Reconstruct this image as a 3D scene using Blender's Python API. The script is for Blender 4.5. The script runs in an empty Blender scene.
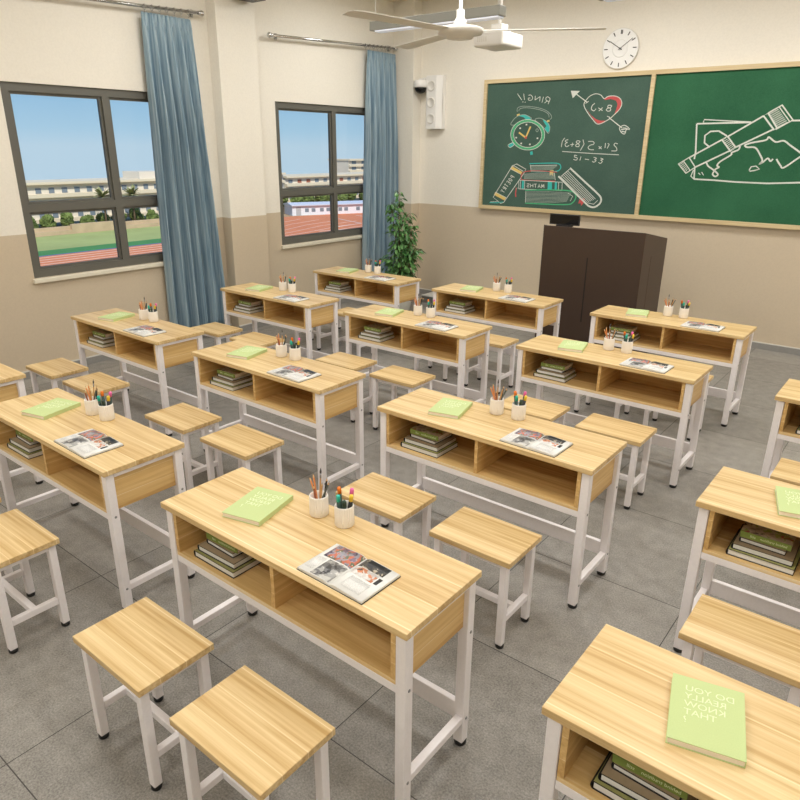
import bpy, bmesh, math, random, json
from mathutils import Vector, Matrix, Euler
from mathutils.geometry import tessellate_polygon
from bpy_extras.object_utils import world_to_camera_view
random.seed(7)
SC = bpy.context.scene
COL = SC.collection
PI = math.pi

# ------------------------------------------------------------------ materials
def lin(c):
    c = c / 255.0
    return c / 12.92 if c <= 0.04045 else ((c + 0.055) / 1.055) ** 2.4
def rgb(r, g, b): return (lin(r), lin(g), lin(b), 1.0)

def new_mat(name):
    m = bpy.data.materials.new(name); m.use_nodes = True
    nt = m.node_tree; nt.nodes.clear()
    out = nt.nodes.new('ShaderNodeOutputMaterial')
    b = nt.nodes.new('ShaderNodeBsdfPrincipled')
    nt.links.new(b.outputs[0], out.inputs[0])
    return m, nt, b

def N(nt, kind, **kw):
    n = nt.nodes.new(kind)
    for k, v in kw.items(): setattr(n, k, v)
    return n

def plain(name, col, rough=0.5, metal=0.0, noise=0.0, nscale=40.0, spec=0.5, emit=None, es=0.0):
    m, nt, b = new_mat(name)
    b.inputs['Roughness'].default_value = rough
    b.inputs['Metallic'].default_value = metal
    b.inputs['Specular IOR Level'].default_value = spec
    if noise > 0:
        tc = N(nt, 'ShaderNodeTexCoord'); nz = N(nt, 'ShaderNodeTexNoise')
        nz.inputs['Scale'].default_value = nscale; nz.inputs['Detail'].default_value = 4
        rp = N(nt, 'ShaderNodeValToRGB')
        rp.color_ramp.elements[0].position = 0.3; rp.color_ramp.elements[1].position = 0.7
        rp.color_ramp.elements[0].color = tuple(c * (1 - noise) for c in col[:3]) + (1,)
        rp.color_ramp.elements[1].color = tuple(min(1, c * (1 + noise)) for c in col[:3]) + (1,)
        nt.links.new(tc.outputs['Object'], nz.inputs['Vector'])
        nt.links.new(nz.outputs['Fac'], rp.inputs[0]); nt.links.new(rp.outputs[0], b.inputs['Base Color'])
    else:
        b.inputs['Base Color'].default_value = col
    if emit:
        b.inputs['Emission Color'].default_value = emit; b.inputs['Emission Strength'].default_value = es
    return m

def math_n(nt, op, a, b=None, v=None):
    n = N(nt, 'ShaderNodeMath', operation=op)
    nt.links.new(a, n.inputs[0])
    if b is not None: nt.links.new(b, n.inputs[1])
    if v is not None: n.inputs[1].default_value = v
    return n.outputs[0]

def wood(name, grain='X', cross='Y', width=0.1, dark=(190, 155, 100), light=(224, 199, 150), off=0.0, rough=0.36, line=0.5):
    """pale oak laminate: long streaks along `grain`, strips side by side along `cross`"""
    m, nt, b = new_mat(name)
    tc = N(nt, 'ShaderNodeTexCoord')
    sep = N(nt, 'ShaderNodeSeparateXYZ'); nt.links.new(tc.outputs['Object'], sep.inputs[0])
    c = sep.outputs[cross]
    strip = math_n(nt, 'ADD', math_n(nt, 'DIVIDE', c, v=width), v=20.37 + off)
    fl = math_n(nt, 'FLOOR', strip)
    fr = math_n(nt, 'FRACT', strip)
    wn = N(nt, 'ShaderNodeTexWhiteNoise', noise_dimensions='1D'); nt.links.new(fl, wn.inputs['W'])
    mp = N(nt, 'ShaderNodeMapping')
    sc = {'X': 55.0, 'Y': 55.0, 'Z': 55.0}; sc[grain] = 1.5
    mp.inputs['Scale'].default_value = (sc['X'], sc['Y'], sc['Z'])
    nt.links.new(tc.outputs['Object'], mp.inputs[0])
    shift = N(nt, 'ShaderNodeCombineXYZ')
    nt.links.new(math_n(nt, 'MULTIPLY', wn.outputs['Value'], v=37.0), shift.inputs[grain])
    add = N(nt, 'ShaderNodeVectorMath', operation='ADD')
    nt.links.new(mp.outputs[0], add.inputs[0]); nt.links.new(shift.outputs[0], add.inputs[1])
    n1 = N(nt, 'ShaderNodeTexNoise'); n1.inputs['Scale'].default_value = 1.0; n1.inputs['Detail'].default_value = 5
    n1.inputs['Roughness'].default_value = 0.62; n1.inputs['Distortion'].default_value = 0.35
    nt.links.new(add.outputs[0], n1.inputs['Vector'])
    n2 = N(nt, 'ShaderNodeTexNoise'); n2.inputs['Scale'].default_value = 0.33; n2.inputs['Detail'].default_value = 2
    nt.links.new(add.outputs[0], n2.inputs['Vector'])
    s = math_n(nt, 'ADD', math_n(nt, 'MULTIPLY', n1.outputs['Fac'], v=0.62), math_n(nt, 'MULTIPLY', n2.outputs['Fac'], v=0.34))
    s = math_n(nt, 'ADD', s, math_n(nt, 'MULTIPLY', wn.outputs['Value'], v=0.12))
    # pale joint between strips
    d = math_n(nt, 'ABSOLUTE', math_n(nt, 'SUBTRACT', fr, v=0.5))
    g = N(nt, 'ShaderNodeMapRange'); g.inputs['From Min'].default_value = 0.472; g.inputs['From Max'].default_value = 0.5
    nt.links.new(d, g.inputs['Value'])
    s = math_n(nt, 'ADD', s, math_n(nt, 'MULTIPLY', g.outputs[0], v=0.46 * line))
    rp = N(nt, 'ShaderNodeValToRGB')
    e = rp.color_ramp.elements
    e[0].position = 0.40; e[0].color = rgb(*dark); e[1].position = 0.66; e[1].color = rgb(*light)
    mid = e.new(0.52); mid.color = rgb(*[int(a * .42 + bb * .58) for a, bb in zip(dark, light)])
    hi = e.new(0.86); hi.color = rgb(238, 222, 186)
    nt.links.new(s, rp.inputs[0]); nt.links.new(rp.outputs[0], b.inputs['Base Color'])
    b.inputs['Roughness'].default_value = rough
    b.inputs['Specular IOR Level'].default_value = 0.4
    return m

MAT = {}
MAT['wood_top'] = wood('oak laminate top', 'X', 'Y', 0.135)
MAT['wood_seat'] = wood('oak laminate seat', 'X', 'Y', 0.098, off=0.3)
MAT['wood_box'] = wood('oak laminate box', 'X', 'Y', 0.14, dark=(190, 148, 88), light=(222, 188, 128), line=0.3)
MAT['wood_side'] = wood('oak laminate side', 'Y', 'Z', 0.075, dark=(192, 150, 90), light=(224, 190, 130), off=0.62)
MAT['wood_back'] = wood('oak laminate back', 'X', 'Z', 0.09, dark=(196, 154, 94), light=(224, 188, 128), line=0.3)
MAT['paint'] = plain('white powder coat', rgb(238, 234, 236), 0.42, noise=0.02, nscale=90)
MAT['rubber'] = plain('black rubber', rgb(16, 16, 17), 0.45)
MAT['steel'] = plain('grey steel', rgb(150, 150, 152), 0.3, 0.9)
MAT['chrome'] = plain('polished chrome', rgb(205, 205, 205), 0.15, 1.0)
MAT['white_plastic'] = plain('white plastic', rgb(236, 234, 230), 0.35)
MAT['offwhite'] = plain('off white plastic', rgb(222, 219, 212), 0.4)
MAT['black_gloss'] = plain('black gloss', rgb(10, 10, 11), 0.12)
MAT['frame_grey'] = plain('grey window aluminium', rgb(98, 97, 90), 0.45, 0.0, noise=0.04, nscale=200)
MAT['sill'] = plain('cream stone sill', rgb(226, 219, 200), 0.4, noise=0.03, nscale=20)
MAT['ceramic'] = plain('cream ceramic', rgb(242, 238, 232), 0.45)
MAT['green_cover'] = plain('pale green cloth cover', rgb(186, 202, 142), 0.7, noise=0.03, nscale=300)
MAT['pale_print'] = plain('pale cover print', rgb(218, 228, 186), 0.6)
MAT['paper'] = plain('cream paper', rgb(232, 222, 208), 0.8, noise=0.03, nscale=400)
MAT['page'] = plain('white page', rgb(222, 222, 219), 0.6)
MAT['black_cover'] = plain('black book board', rgb(26, 24, 23), 0.55)
MAT['tan_cover'] = plain('tan book cloth', rgb(160, 142, 114), 0.7, noise=0.06, nscale=60)
MAT['olive_cover'] = plain('olive book cloth', rgb(150, 150, 92), 0.7, noise=0.06, nscale=60)
MAT['spine_green'] = plain('leaf green spine', rgb(122, 140, 66), 0.6)
MAT['podium'] = plain('dark brown laminate', rgb(66, 50, 40), 0.42, noise=0.05, nscale=160)
MAT['podium_dark'] = plain('podium groove', rgb(26, 20, 17), 0.6)
MAT['fixture'] = plain('grey lamp housing', rgb(138, 138, 130), 0.45)
MAT['board_frame'] = wood('pale board frame', 'X', 'Z', 0.5, dark=(196, 174, 132), light=(222, 204, 164), line=0)
MAT['black_case'] = plain('black speaker case', rgb(34, 34, 36), 0.4)
MAT['stage'] = plain('light grey platform', rgb(205, 205, 200), 0.35, noise=0.03, nscale=15)
MAT['stage_side'] = plain('grey platform front', rgb(122, 121, 116), 0.5, noise=0.04, nscale=30)
MAT['clock_face'] = plain('clock face white', rgb(240, 240, 238), 0.4)
MAT['ink'] = plain('black ink', rgb(28, 28, 30), 0.5)
MAT['pot'] = plain('white glazed pot', rgb(222, 222, 214), 0.25)
MAT['soil'] = plain('dark soil', rgb(52, 42, 34), 0.9, noise=0.3, nscale=60)
MAT['stem'] = plain('plant stem', rgb(92, 84, 52), 0.7)
for k, c in dict(orange=(214, 136, 78), tan=(196, 150, 96), dkgreen=(34, 62, 52), redbrown=(150, 84, 58), black=(24, 24, 26), slate=(84, 96, 92),
                 teal=(30, 176, 158), pink=(232, 110, 172), yellow=(232, 196, 58), lead=(60, 56, 54), barewood=(214, 176, 130), capor=(228, 120, 30)).items():
    MAT[k] = plain('pen ' + k, rgb(*c), 0.4)
for k, c in dict(white=(212, 216, 208), grey=(158, 172, 162), teal=(72, 186, 178), green=(86, 176, 128), yellow=(222, 196, 118), red=(198, 92, 92)).items():
    MAT['chalk_' + k] = plain('chalk ' + k, rgb(*c), 0.95, noise=0.14, nscale=130, spec=0.1)

def board_mat(name, c1, c2):
    m, nt, b = new_mat(name)
    tc = N(nt, 'ShaderNodeTexCoord')
    a = N(nt, 'ShaderNodeTexNoise'); a.inputs['Scale'].default_value = 1.6; a.inputs['Detail'].default_value = 6
    f = N(nt, 'ShaderNodeTexNoise'); f.inputs['Scale'].default_value = 90; f.inputs['Detail'].default_value = 3
    nt.links.new(tc.outputs['Object'], a.inputs[0]); nt.links.new(tc.outputs['Object'], f.inputs[0])
    s = math_n(nt, 'ADD', math_n(nt, 'MULTIPLY', a.outputs['Fac'], v=.65), math_n(nt, 'MULTIPLY', f.outputs['Fac'], v=.35))
    rp = N(nt, 'ShaderNodeValToRGB'); rp.color_ramp.elements[0].position = .35; rp.color_ramp.elements[1].position = .65
    rp.color_ramp.elements[0].color = rgb(*c1); rp.color_ramp.elements[1].color = rgb(*c2)
    nt.links.new(s, rp.inputs[0]); nt.links.new(rp.outputs[0], b.inputs['Base Color'])
    b.inputs['Roughness'].default_value = .75; b.inputs['Specular IOR Level'].default_value = .25
    return m
MAT['board_left'] = board_mat('chalkboard slate green', (62, 88, 78), (76, 102, 90))
MAT['board_right'] = board_mat('chalkboard bright green', (36, 88, 60), (50, 106, 74))

def wall_mat():
    m, nt, b = new_mat('two tone wall paint')
    g = N(nt, 'ShaderNodeNewGeometry'); sep = N(nt, 'ShaderNodeSeparateXYZ'); nt.links.new(g.outputs['Position'], sep.inputs[0])
    st = math_n(nt, 'GREATER_THAN', sep.outputs['Z'], v=1.318)
    nz = N(nt, 'ShaderNodeTexNoise'); nz.inputs['Scale'].default_value = 60; nz.inputs['Detail'].default_value = 6
    nt.links.new(g.outputs['Position'], nz.inputs[0])
    mix = N(nt, 'ShaderNodeMix', data_type='RGBA')
    mix.inputs['A'].default_value = rgb(204, 189, 166); mix.inputs['B'].default_value = rgb(236, 231, 220)
    nt.links.new(st, mix.inputs['Factor'])
    mul = N(nt, 'ShaderNodeMix', data_type='RGBA', blend_type='MULTIPLY'); mul.inputs['Factor'].default_value = 1
    rp = N(nt, 'ShaderNodeValToRGB'); rp.color_ramp.elements[0].color = (.965, .965, .965, 1); rp.color_ramp.elements[1].color = (1, 1, 1, 1)
    rp.color_ramp.elements[0].position = .35; rp.color_ramp.elements[1].position = .6
    nt.links.new(nz.outputs['Fac'], rp.inputs[0])
    nt.links.new(mix.outputs['Result'], mul.inputs['A']); nt.links.new(rp.outputs[0], mul.inputs['B'])
    nt.links.new(mul.outputs['Result'], b.inputs['Base Color'])
    mr = N(nt, 'ShaderNodeMapRange'); nt.links.new(st, mr.inputs['Value']); mr.inputs['To Min'].default_value = .38; mr.inputs['To Max'].default_value = .6
    nt.links.new(mr.outputs[0], b.inputs['Roughness'])
    b.inputs['Specular IOR Level'].default_value = .3
    return m
MAT['wall'] = wall_mat()
MAT['ceiling'] = plain('ceiling paint', rgb(226, 216, 192), .8)

def floor_mat():
    m, nt, b = new_mat('grey stone floor tiles')
    g = N(nt, 'ShaderNodeNewGeometry'); sep = N(nt, 'ShaderNodeSeparateXYZ'); nt.links.new(g.outputs['Position'], sep.inputs[0])
    T = 0.807
    def edge(o, off):
        u = math_n(nt, 'ADD', math_n(nt, 'DIVIDE', o, v=T), v=off)
        f = math_n(nt, 'FRACT', u)
        d = math_n(nt, 'MINIMUM', f, math_n(nt, 'SUBTRACT', math_n(nt, 'MULTIPLY', f, v=-1.0), v=-1.0))
        return math_n(nt, 'FLOOR', u), math_n(nt, 'LESS_THAN', d, v=0.0026)
    ix, lx = edge(sep.outputs['X'], 20 + 1.402 / T)
    iy, ly = edge(sep.outputs['Y'], 20 - 2.168 / T)
    line = math_n(nt, 'MAXIMUM', lx, ly)
    cb = N(nt, 'ShaderNodeCombineXYZ'); nt.links.new(ix, cb.inputs[0]); nt.links.new(iy, cb.inputs[1])
    wn = N(nt, 'ShaderNodeTexWhiteNoise', noise_dimensions='3D'); nt.links.new(cb.outputs[0], wn.inputs['Vector'])
    n1 = N(nt, 'ShaderNodeTexNoise'); n1.inputs['Scale'].default_value = 130; n1.inputs['Detail'].default_value = 5; n1.inputs['Roughness'].default_value = .7
    n2 = N(nt, 'ShaderNodeTexNoise'); n2.inputs['Scale'].default_value = 14; n2.inputs['Detail'].default_value = 6
    nt.links.new(g.outputs['Position'], n1.inputs[0]); nt.links.new(g.outputs['Position'], n2.inputs[0])
    s = math_n(nt, 'ADD', math_n(nt, 'MULTIPLY', n1.outputs['Fac'], v=.68), math_n(nt, 'MULTIPLY', n2.outputs['Fac'], v=.22))
    s = math_n(nt, 'ADD', s, math_n(nt, 'MULTIPLY', wn.outputs['Value'], v=.10))
    rp = N(nt, 'ShaderNodeValToRGB'); e = rp.color_ramp.elements
    e[0].position = .36; e[0].color = rgb(108, 105, 100); e[1].position = .64; e[1].color = rgb(166, 162, 155)
    nt.links.new(s, rp.inputs[0])
    mix = N(nt, 'ShaderNodeMix', data_type='RGBA'); nt.links.new(line, mix.inputs['Factor'])
    nt.links.new(rp.outputs[0], mix.inputs['A']); mix.inputs['B'].default_value = rgb(60, 58, 54)
    nt.links.new(mix.outputs['Result'], b.inputs['Base Color'])
    b.inputs['Roughness'].default_value = .42; b.inputs['Specular IOR Level'].default_value = .35
    bp = N(nt, 'ShaderNodeBump'); bp.inputs['Strength'].default_value = .12; bp.inputs['Distance'].default_value = .003
    nt.links.new(n1.outputs['Fac'], bp.inputs['Height']); nt.links.new(bp.outputs[0], b.inputs['Normal'])
    return m
MAT['floor'] = floor_mat()

def curtain_mat():
    m, nt, b = new_mat('blue curtain cloth')
    tc = N(nt, 'ShaderNodeTexCoord'); mp = N(nt, 'ShaderNodeMapping'); mp.inputs['Scale'].default_value = (30, 45, .7)
    nz = N(nt, 'ShaderNodeTexNoise'); nz.inputs['Detail'].default_value = 5; nz.inputs['Scale'].default_value = 1.4
    nt.links.new(tc.outputs['Object'], mp.inputs[0]); nt.links.new(mp.outputs[0], nz.inputs[0])
    rp = N(nt, 'ShaderNodeValToRGB'); e = rp.color_ramp.elements
    e[0].position = .36; e[0].color = rgb(110, 138, 156); e[1].position = .66; e[1].color = rgb(160, 180, 190)
    nt.links.new(nz.outputs['Fac'], rp.inputs[0]); nt.links.new(rp.outputs[0], b.inputs['Base Color'])
    b.inputs['Roughness'].default_value = .6; b.inputs['Sheen Weight'].default_value = .2
    return m
MAT['curtain'] = curtain_mat()

def glass_mat():
    m = bpy.data.materials.new('window glass'); m.use_nodes = True
    nt = m.node_tree; nt.nodes.clear()
    out = N(nt, 'ShaderNodeOutputMaterial'); tr = N(nt, 'ShaderNodeBsdfTransparent'); gl = N(nt, 'ShaderNodeBsdfGlossy')
    gl.inputs['Roughness'].default_value = .02; tr.inputs[0].default_value = (.96, .98, .98, 1)
    fr = N(nt, 'ShaderNodeFresnel'); fr.inputs[0].default_value = 1.2
    mx = N(nt, 'ShaderNodeMixShader'); nt.links.new(fr.outputs[0], mx.inputs[0]); nt.links.new(tr.outputs[0], mx.inputs[1]); nt.links.new(gl.outputs[0], mx.inputs[2])
    nt.links.new(mx.outputs[0], out.inputs[0])
    return m
MAT['glass'] = glass_mat()

def photo_mat(name, cols, scale, seed):
    """a printed picture: patches of colour broken up at two sizes"""
    m, nt, b = new_mat(name)
    tc = N(nt, 'ShaderNodeTexCoord'); mp = N(nt, 'ShaderNodeMapping'); mp.inputs['Location'].default_value = (seed, seed * .7, 0)
    nt.links.new(tc.outputs['Object'], mp.inputs[0])
    nz = N(nt, 'ShaderNodeTexNoise'); nz.inputs['Scale'].default_value = scale; nz.inputs['Detail'].default_value = 3
    vo = N(nt, 'ShaderNodeTexVoronoi'); vo.inputs['Scale'].default_value = scale * 1.6
    nt.links.new(mp.outputs[0], nz.inputs[0]); nt.links.new(mp.outputs[0], vo.inputs[0])
    sp = N(nt, 'ShaderNodeSeparateColor'); nt.links.new(vo.outputs['Color'], sp.inputs[0])
    s = math_n(nt, 'ADD', math_n(nt, 'MULTIPLY', nz.outputs['Fac'], v=.75), math_n(nt, 'MULTIPLY', sp.outputs[0], v=.25))
    rp = N(nt, 'ShaderNodeValToRGB'); rp.color_ramp.interpolation = 'CONSTANT'
    e = rp.color_ramp.elements
    while len(e) > 1: e.remove(e[-1])
    e[0].position = 0; e[0].color = rgb(*cols[0])
    for i, c in enumerate(cols[1:]):
        x = e.new(.24 + .56 * (i + 1) / len(cols)); x.color = rgb(*c)
    nt.links.new(s, rp.inputs[0]); nt.links.new(rp.outputs[0], b.inputs['Base Color']); b.inputs['Roughness'].default_value = .35
    return m
MAT['ph_street'] = photo_mat('street picture', [(60, 56, 70), (120, 100, 120), (150, 150, 160), (196, 110, 84), (96, 110, 90), (220, 206, 190), (140, 170, 200)], 30, 1.3)
MAT['ph_grey'] = photo_mat('grey interior picture', [(50, 50, 52), (110, 110, 112), (160, 160, 158), (205, 204, 200), (226, 226, 224)], 30, 4.1)
MAT['ph_dark'] = photo_mat('dark lamp picture', [(20, 22, 26), (28, 30, 34), (36, 38, 42), (70, 66, 60), (180, 170, 150), (236, 234, 226)], 28, 2.2)
MAT['ph_warm'] = photo_mat('room picture with orange chairs', [(90, 70, 60), (200, 130, 92), (206, 200, 196), (222, 220, 218), (232, 230, 228), (180, 190, 196)], 30, 6.7)
def text_mat():
    m, nt, b = new_mat('printed text lines')
    tc = N(nt, 'ShaderNodeTexCoord'); sep = N(nt, 'ShaderNodeSeparateXYZ'); nt.links.new(tc.outputs['Object'], sep.inputs[0])
    f = math_n(nt, 'FRACT', math_n(nt, 'MULTIPLY', sep.outputs['Y'], v=260.0))
    st = math_n(nt, 'GREATER_THAN', f, v=.62)
    nz = N(nt, 'ShaderNodeTexNoise'); nz.inputs['Scale'].default_value = 300; nt.links.new(tc.outputs['Object'], nz.inputs[0])
    st = math_n(nt, 'MULTIPLY', st, math_n(nt, 'GREATER_THAN', nz.outputs['Fac'], v=.45))
    mix = N(nt, 'ShaderNodeMix', data_type='RGBA'); mix.inputs['A'].default_value = rgb(222, 222, 219); mix.inputs['B'].default_value = rgb(184, 184, 184)
    nt.links.new(st, mix.inputs['Factor']); nt.links.new(mix.outputs['Result'], b.inputs['Base Color']); b.inputs['Roughness'].default_value = .5
    return m
MAT['text'] = text_mat()
MAT['ph_cover'] = photo_mat('garden cover picture', [(70, 50, 44), (150, 132, 110), (176, 158, 134), (188, 172, 150), (150, 156, 84), (160, 70, 66)], 22, 3.4)
def leaf_mat(name, c1, c2, rough=.35, scale=9):
    m, nt, b = new_mat(name)
    g = N(nt, 'ShaderNodeTexCoord'); nz = N(nt, 'ShaderNodeTexNoise'); nz.inputs['Scale'].default_value = scale; nz.inputs['Detail'].default_value = 3
    nt.links.new(g.outputs['Object'], nz.inputs[0]); rp = N(nt, 'ShaderNodeValToRGB')
    rp.color_ramp.elements[0].position = .35; rp.color_ramp.elements[1].position = .65
    rp.color_ramp.elements[0].color = rgb(*c1); rp.color_ramp.elements[1].color = rgb(*c2)
    nt.links.new(nz.outputs['Fac'], rp.inputs[0]); nt.links.new(rp.outputs[0], b.inputs['Base Color']); b.inputs['Roughness'].default_value = rough
    return m
MAT['leaf'] = leaf_mat('ficus leaf', (56, 104, 50), (104, 150, 84))
MAT['tree'] = leaf_mat('tree foliage', (66, 84, 36), (124, 140, 72), .8, .5)
MAT['palm'] = leaf_mat('palm frond', (118, 122, 76), (168, 168, 122), .7, .6)
MAT['trunk'] = plain('tree trunk', rgb(110, 92, 70), .9)
MAT['field_light'] = plain('field grass', rgb(168, 178, 112), .95, noise=.1, nscale=.12)
MAT['field_dark'] = plain('dark field grass', rgb(74, 136, 76), .95, noise=.06, nscale=.2)
MAT['track'] = plain('red running track', rgb(218, 134, 92), .9, noise=.05, nscale=.3)
MAT['track_line'] = plain('white track line', rgb(232, 214, 206), .8)
MAT['track_blue'] = plain('blue track kerb', rgb(84, 116, 158), .8)
MAT['ground'] = plain('sandy ground', rgb(176, 150, 118), .95, noise=.1, nscale=.2)
MAT['bld'] = plain('white rendered facade', rgb(226, 216, 200), .8, noise=.02, nscale=.3)
MAT['bld_grey'] = plain('grey facade', rgb(176, 176, 178), .8)  # plain grey for the office building walls and the low building's door
MAT['bld_roof'] = plain('cream parapet', rgb(226, 212, 186), .8)
MAT['bwin'] = plain('dark window pane', rgb(122, 134, 146), .2)
MAT['bwin_red'] = plain('red shuttered window', rgb(160, 96, 74), .6)
MAT['lowbld'] = plain('white shed wall', rgb(226, 228, 234), .7)
MAT['lowroof'] = plain('pale blue roof', rgb(206, 212, 226), .5)
MAT['terrace'] = plain('stone terrace', rgb(196, 172, 140), .95, noise=.1, nscale=.4)

# ------------------------------------------------------------------ mesh helpers
def box(bm, x0, x1, y0, y1, z0, z1, mi=0):
    if x0 > x1: x0, x1 = x1, x0
    if y0 > y1: y0, y1 = y1, y0
    if z0 > z1: z0, z1 = z1, z0
    v = [bm.verts.new(p) for p in ((x0, y0, z0), (x1, y0, z0), (x1, y1, z0), (x0, y1, z0), (x0, y0, z1), (x1, y0, z1), (x1, y1, z1), (x0, y1, z1))]
    for f in ((0, 3, 2, 1), (4, 5, 6, 7), (0, 1, 5, 4), (1, 2, 6, 5), (2, 3, 7, 6), (3, 0, 4, 7)):
        fc = bm.faces.new([v[i] for i in f]); fc.material_index = mi
def bevel(bm, w, seg=2):
    bmesh.ops.bevel(bm, geom=list(bm.edges), offset=w, segments=seg, affect='EDGES', profile=.5, clamp_overlap=True)
def poly_prism(bm, pts, h, axis='z', base=0.0, mi=0):
    """pts: 2-D outline; extruded along axis from base to base+h"""
    def P(a, b, c):
        return {'z': (a, b, c), 'y': (a, c, b), 'x': (c, a, b)}[axis]
    lo = [bm.verts.new(P(a, b, base)) for a, b in pts]; hi = [bm.verts.new(P(a, b, base + h)) for a, b in pts]
    n = len(pts)
    tris = tessellate_polygon([[Vector((a, b, 0)) for a, b in pts]])
    for t in tris:
        for vs in (lo, hi):
            try: f = bm.faces.new([vs[i] for i in t]); f.material_index = mi
            except ValueError: pass
    for i in range(n):
        f = bm.faces.new((lo[i], lo[(i + 1) % n], hi[(i + 1) % n], hi[i])); f.material_index = mi
def lathe(bm, prof, n=32, cx=0, cy=0, z0=0, rib=None, mi=0, smooth=True):
    rings = []
    for k, (r, z) in enumerate(prof):
        ring = []
        for i in range(n):
            a = 2 * PI * i / n
            rr = r + (rib(k, i) if rib else 0)
            ring.append(bm.verts.new((cx + rr * math.cos(a), cy + rr * math.sin(a), z0 + z)))
        rings.append(ring)
    for a, b in zip(rings, rings[1:]):
        for i in range(n):
            f = bm.faces.new((a[i], a[(i + 1) % n], b[(i + 1) % n], b[i])); f.smooth = smooth; f.material_index = mi
    for ring, rev in ((rings[0], True), (rings[-1], False)):
        f = bm.faces.new(list(reversed(ring)) if rev else ring); f.material_index = mi
def tube(bm, pts, r, n=8, mi=0, cap=True):
    pts = [Vector(p) for p in pts]; rad = r if isinstance(r, (list, tuple)) else [r] * len(pts)
    rings = []
    prev = None
    for i, p in enumerate(pts):
        d = (pts[min(i + 1, len(pts) - 1)] - pts[max(i - 1, 0)]).normalized()
        u = prev if prev is not None else (Vector((0, 0, 1)) if abs(d.z) < .9 else Vector((1, 0, 0)))
        s = d.cross(u).normalized(); u = s.cross(d).normalized(); prev = u
        rings.append([bm.verts.new(p + rad[i] * (math.cos(2 * PI * k / n) * s + math.sin(2 * PI * k / n) * u)) for k in range(n)])
    for a, b in zip(rings, rings[1:]):
        for k in range(n):
            f = bm.faces.new((a[k], a[(k + 1) % n], b[(k + 1) % n], b[k])); f.smooth = True; f.material_index = mi
    if cap:
        bm.faces.new(list(reversed(rings[0]))).material_index = mi; bm.faces.new(rings[-1]).material_index = mi
def obj(name, bm, mats, parent=None, loc=(0, 0, 0), rot=(0, 0, 0), fix=True):
    if fix: bmesh.ops.recalc_face_normals(bm, faces=list(bm.faces))
    me = bpy.data.meshes.new(name); bm.to_mesh(me); bm.free()
    for m in (mats if isinstance(mats, (list, tuple)) else [mats]): me.materials.append(MAT[m])
    o = bpy.data.objects.new(name, me); COL.objects.link(o)
    o.location = loc; o.rotation_euler = rot
    if parent is not None: o.parent = parent
    return o
def BM(): return bmesh.new()
def thing(name, label, cat, loc=(0, 0, 0), rotz=0, group=None):
    o = bpy.data.objects.new(name, None); COL.objects.link(o); o.empty_display_size = .1
    o.location = loc; o.rotation_euler = (0, 0, rotz)
    o['label'] = label; o['category'] = cat
    if group: o['group'] = group
    return o
def tag(o, label, cat, group=None):
    o['label'] = label; o['category'] = cat
    if group: o['group'] = group
    return o
def struct(name, bm, mats, parent=None, label=None, **k):
    o = obj(name, bm, mats, parent, **k)
    if parent is None: o['kind'] = 'structure'
    if label: o['label'] = label
    return o
def copy_tree(o, parent=None):
    c = o.copy(); COL.objects.link(c)
    c.parent = parent
    for ch in list(o.children): copy_tree(ch, c)
    return c

def text_mesh(s, size, mirror=True, thick=0.0004, align='LEFT'):
    """flat lettering as a bmesh, lying in xy, mirrored in x when asked"""
    cu = bpy.data.curves.new('lettering', 'FONT'); cu.body = s; cu.size = size; cu.extrude = thick; cu.align_x = align
    cu.resolution_u = 3; cu.space_line = .95
    o = bpy.data.objects.new('lettering', cu); COL.objects.link(o)
    bpy.context.view_layer.update()
    dg = bpy.context.evaluated_depsgraph_get()
    me = bpy.data.meshes.new_from_object(o.evaluated_get(dg), depsgraph=dg)
    bm = BM(); bm.from_mesh(me)
    if mirror:
        for v in bm.verts: v.co.x = -v.co.x
    bpy.data.objects.remove(o); bpy.data.meshes.remove(me); bpy.data.curves.remove(cu)
    return bm

# ------------------------------------------------------------------ camera
CAM_H = 2.0757; yaw, pit, rol, FPX = .6691, .3579, -.0086, 675.94
fwd = Vector((-math.sin(yaw) * math.cos(pit), math.cos(yaw) * math.cos(pit), -math.sin(pit)))
rgt = Vector((math.cos(yaw), math.sin(yaw), 0)); dwn = fwd.cross(rgt)
c_, s_ = math.cos(rol), math.sin(rol)
r2 = c_ * rgt + s_ * dwn; d2 = -s_ * rgt + c_ * dwn
cam = bpy.data.cameras.new('camera'); camo = bpy.data.objects.new('camera', cam); COL.objects.link(camo)
camo.matrix_world = Matrix(((r2.x, -d2.x, -fwd.x, 0), (r2.y, -d2.y, -fwd.y, 0), (r2.z, -d2.z, -fwd.z, CAM_H), (0, 0, 0, 1)))
cam.sensor_width = 36; cam.lens = FPX / 800 * 36
cam.shift_x = (400 - 398.24) / 800; cam.shift_y = (400.55 - 400) / 800
cam.clip_end = 2000
SC.camera = camo
def project(p):
    q = Vector(p) - Vector((0, 0, CAM_H)); z = q.dot(fwd)
    return (398.24 + FPX * q.dot(r2) / z, 400.55 + FPX * q.dot(d2) / z) if z > .05 else (-9999, -9999)
def in_frame(p, m=0):
    x, y = project(p); return -m <= x <= 800 + m and -m <= y <= 800 + m

# ------------------------------------------------------------------ room
XL, XR, YB, YF, H = -6.51, 2.55, -2.4, 8.24, 3.90
DADO = 1.318
bm = BM(); box(bm, XL - .3, XR + .3, YB - .3, YF + .3, -.12, 0); struct('floor', bm, 'floor')
bm = BM(); box(bm, XL - .3, XR + .3, YB - .3, YF + .3, H, H + .15); struct('ceiling', bm, 'ceiling')
bm = BM(); box(bm, XL - .3, XR + .3, YF, YF + .25, 0, H); struct('wall_front', bm, 'wall')
bm = BM(); box(bm, XL - .3, XR + .3, YB - .25, YB, 0, H); struct('wall_back', bm, 'wall')
bm = BM(); box(bm, XR, XR + .25, YB, YF, 0, H); struct('wall_right', bm, 'wall')
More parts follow.
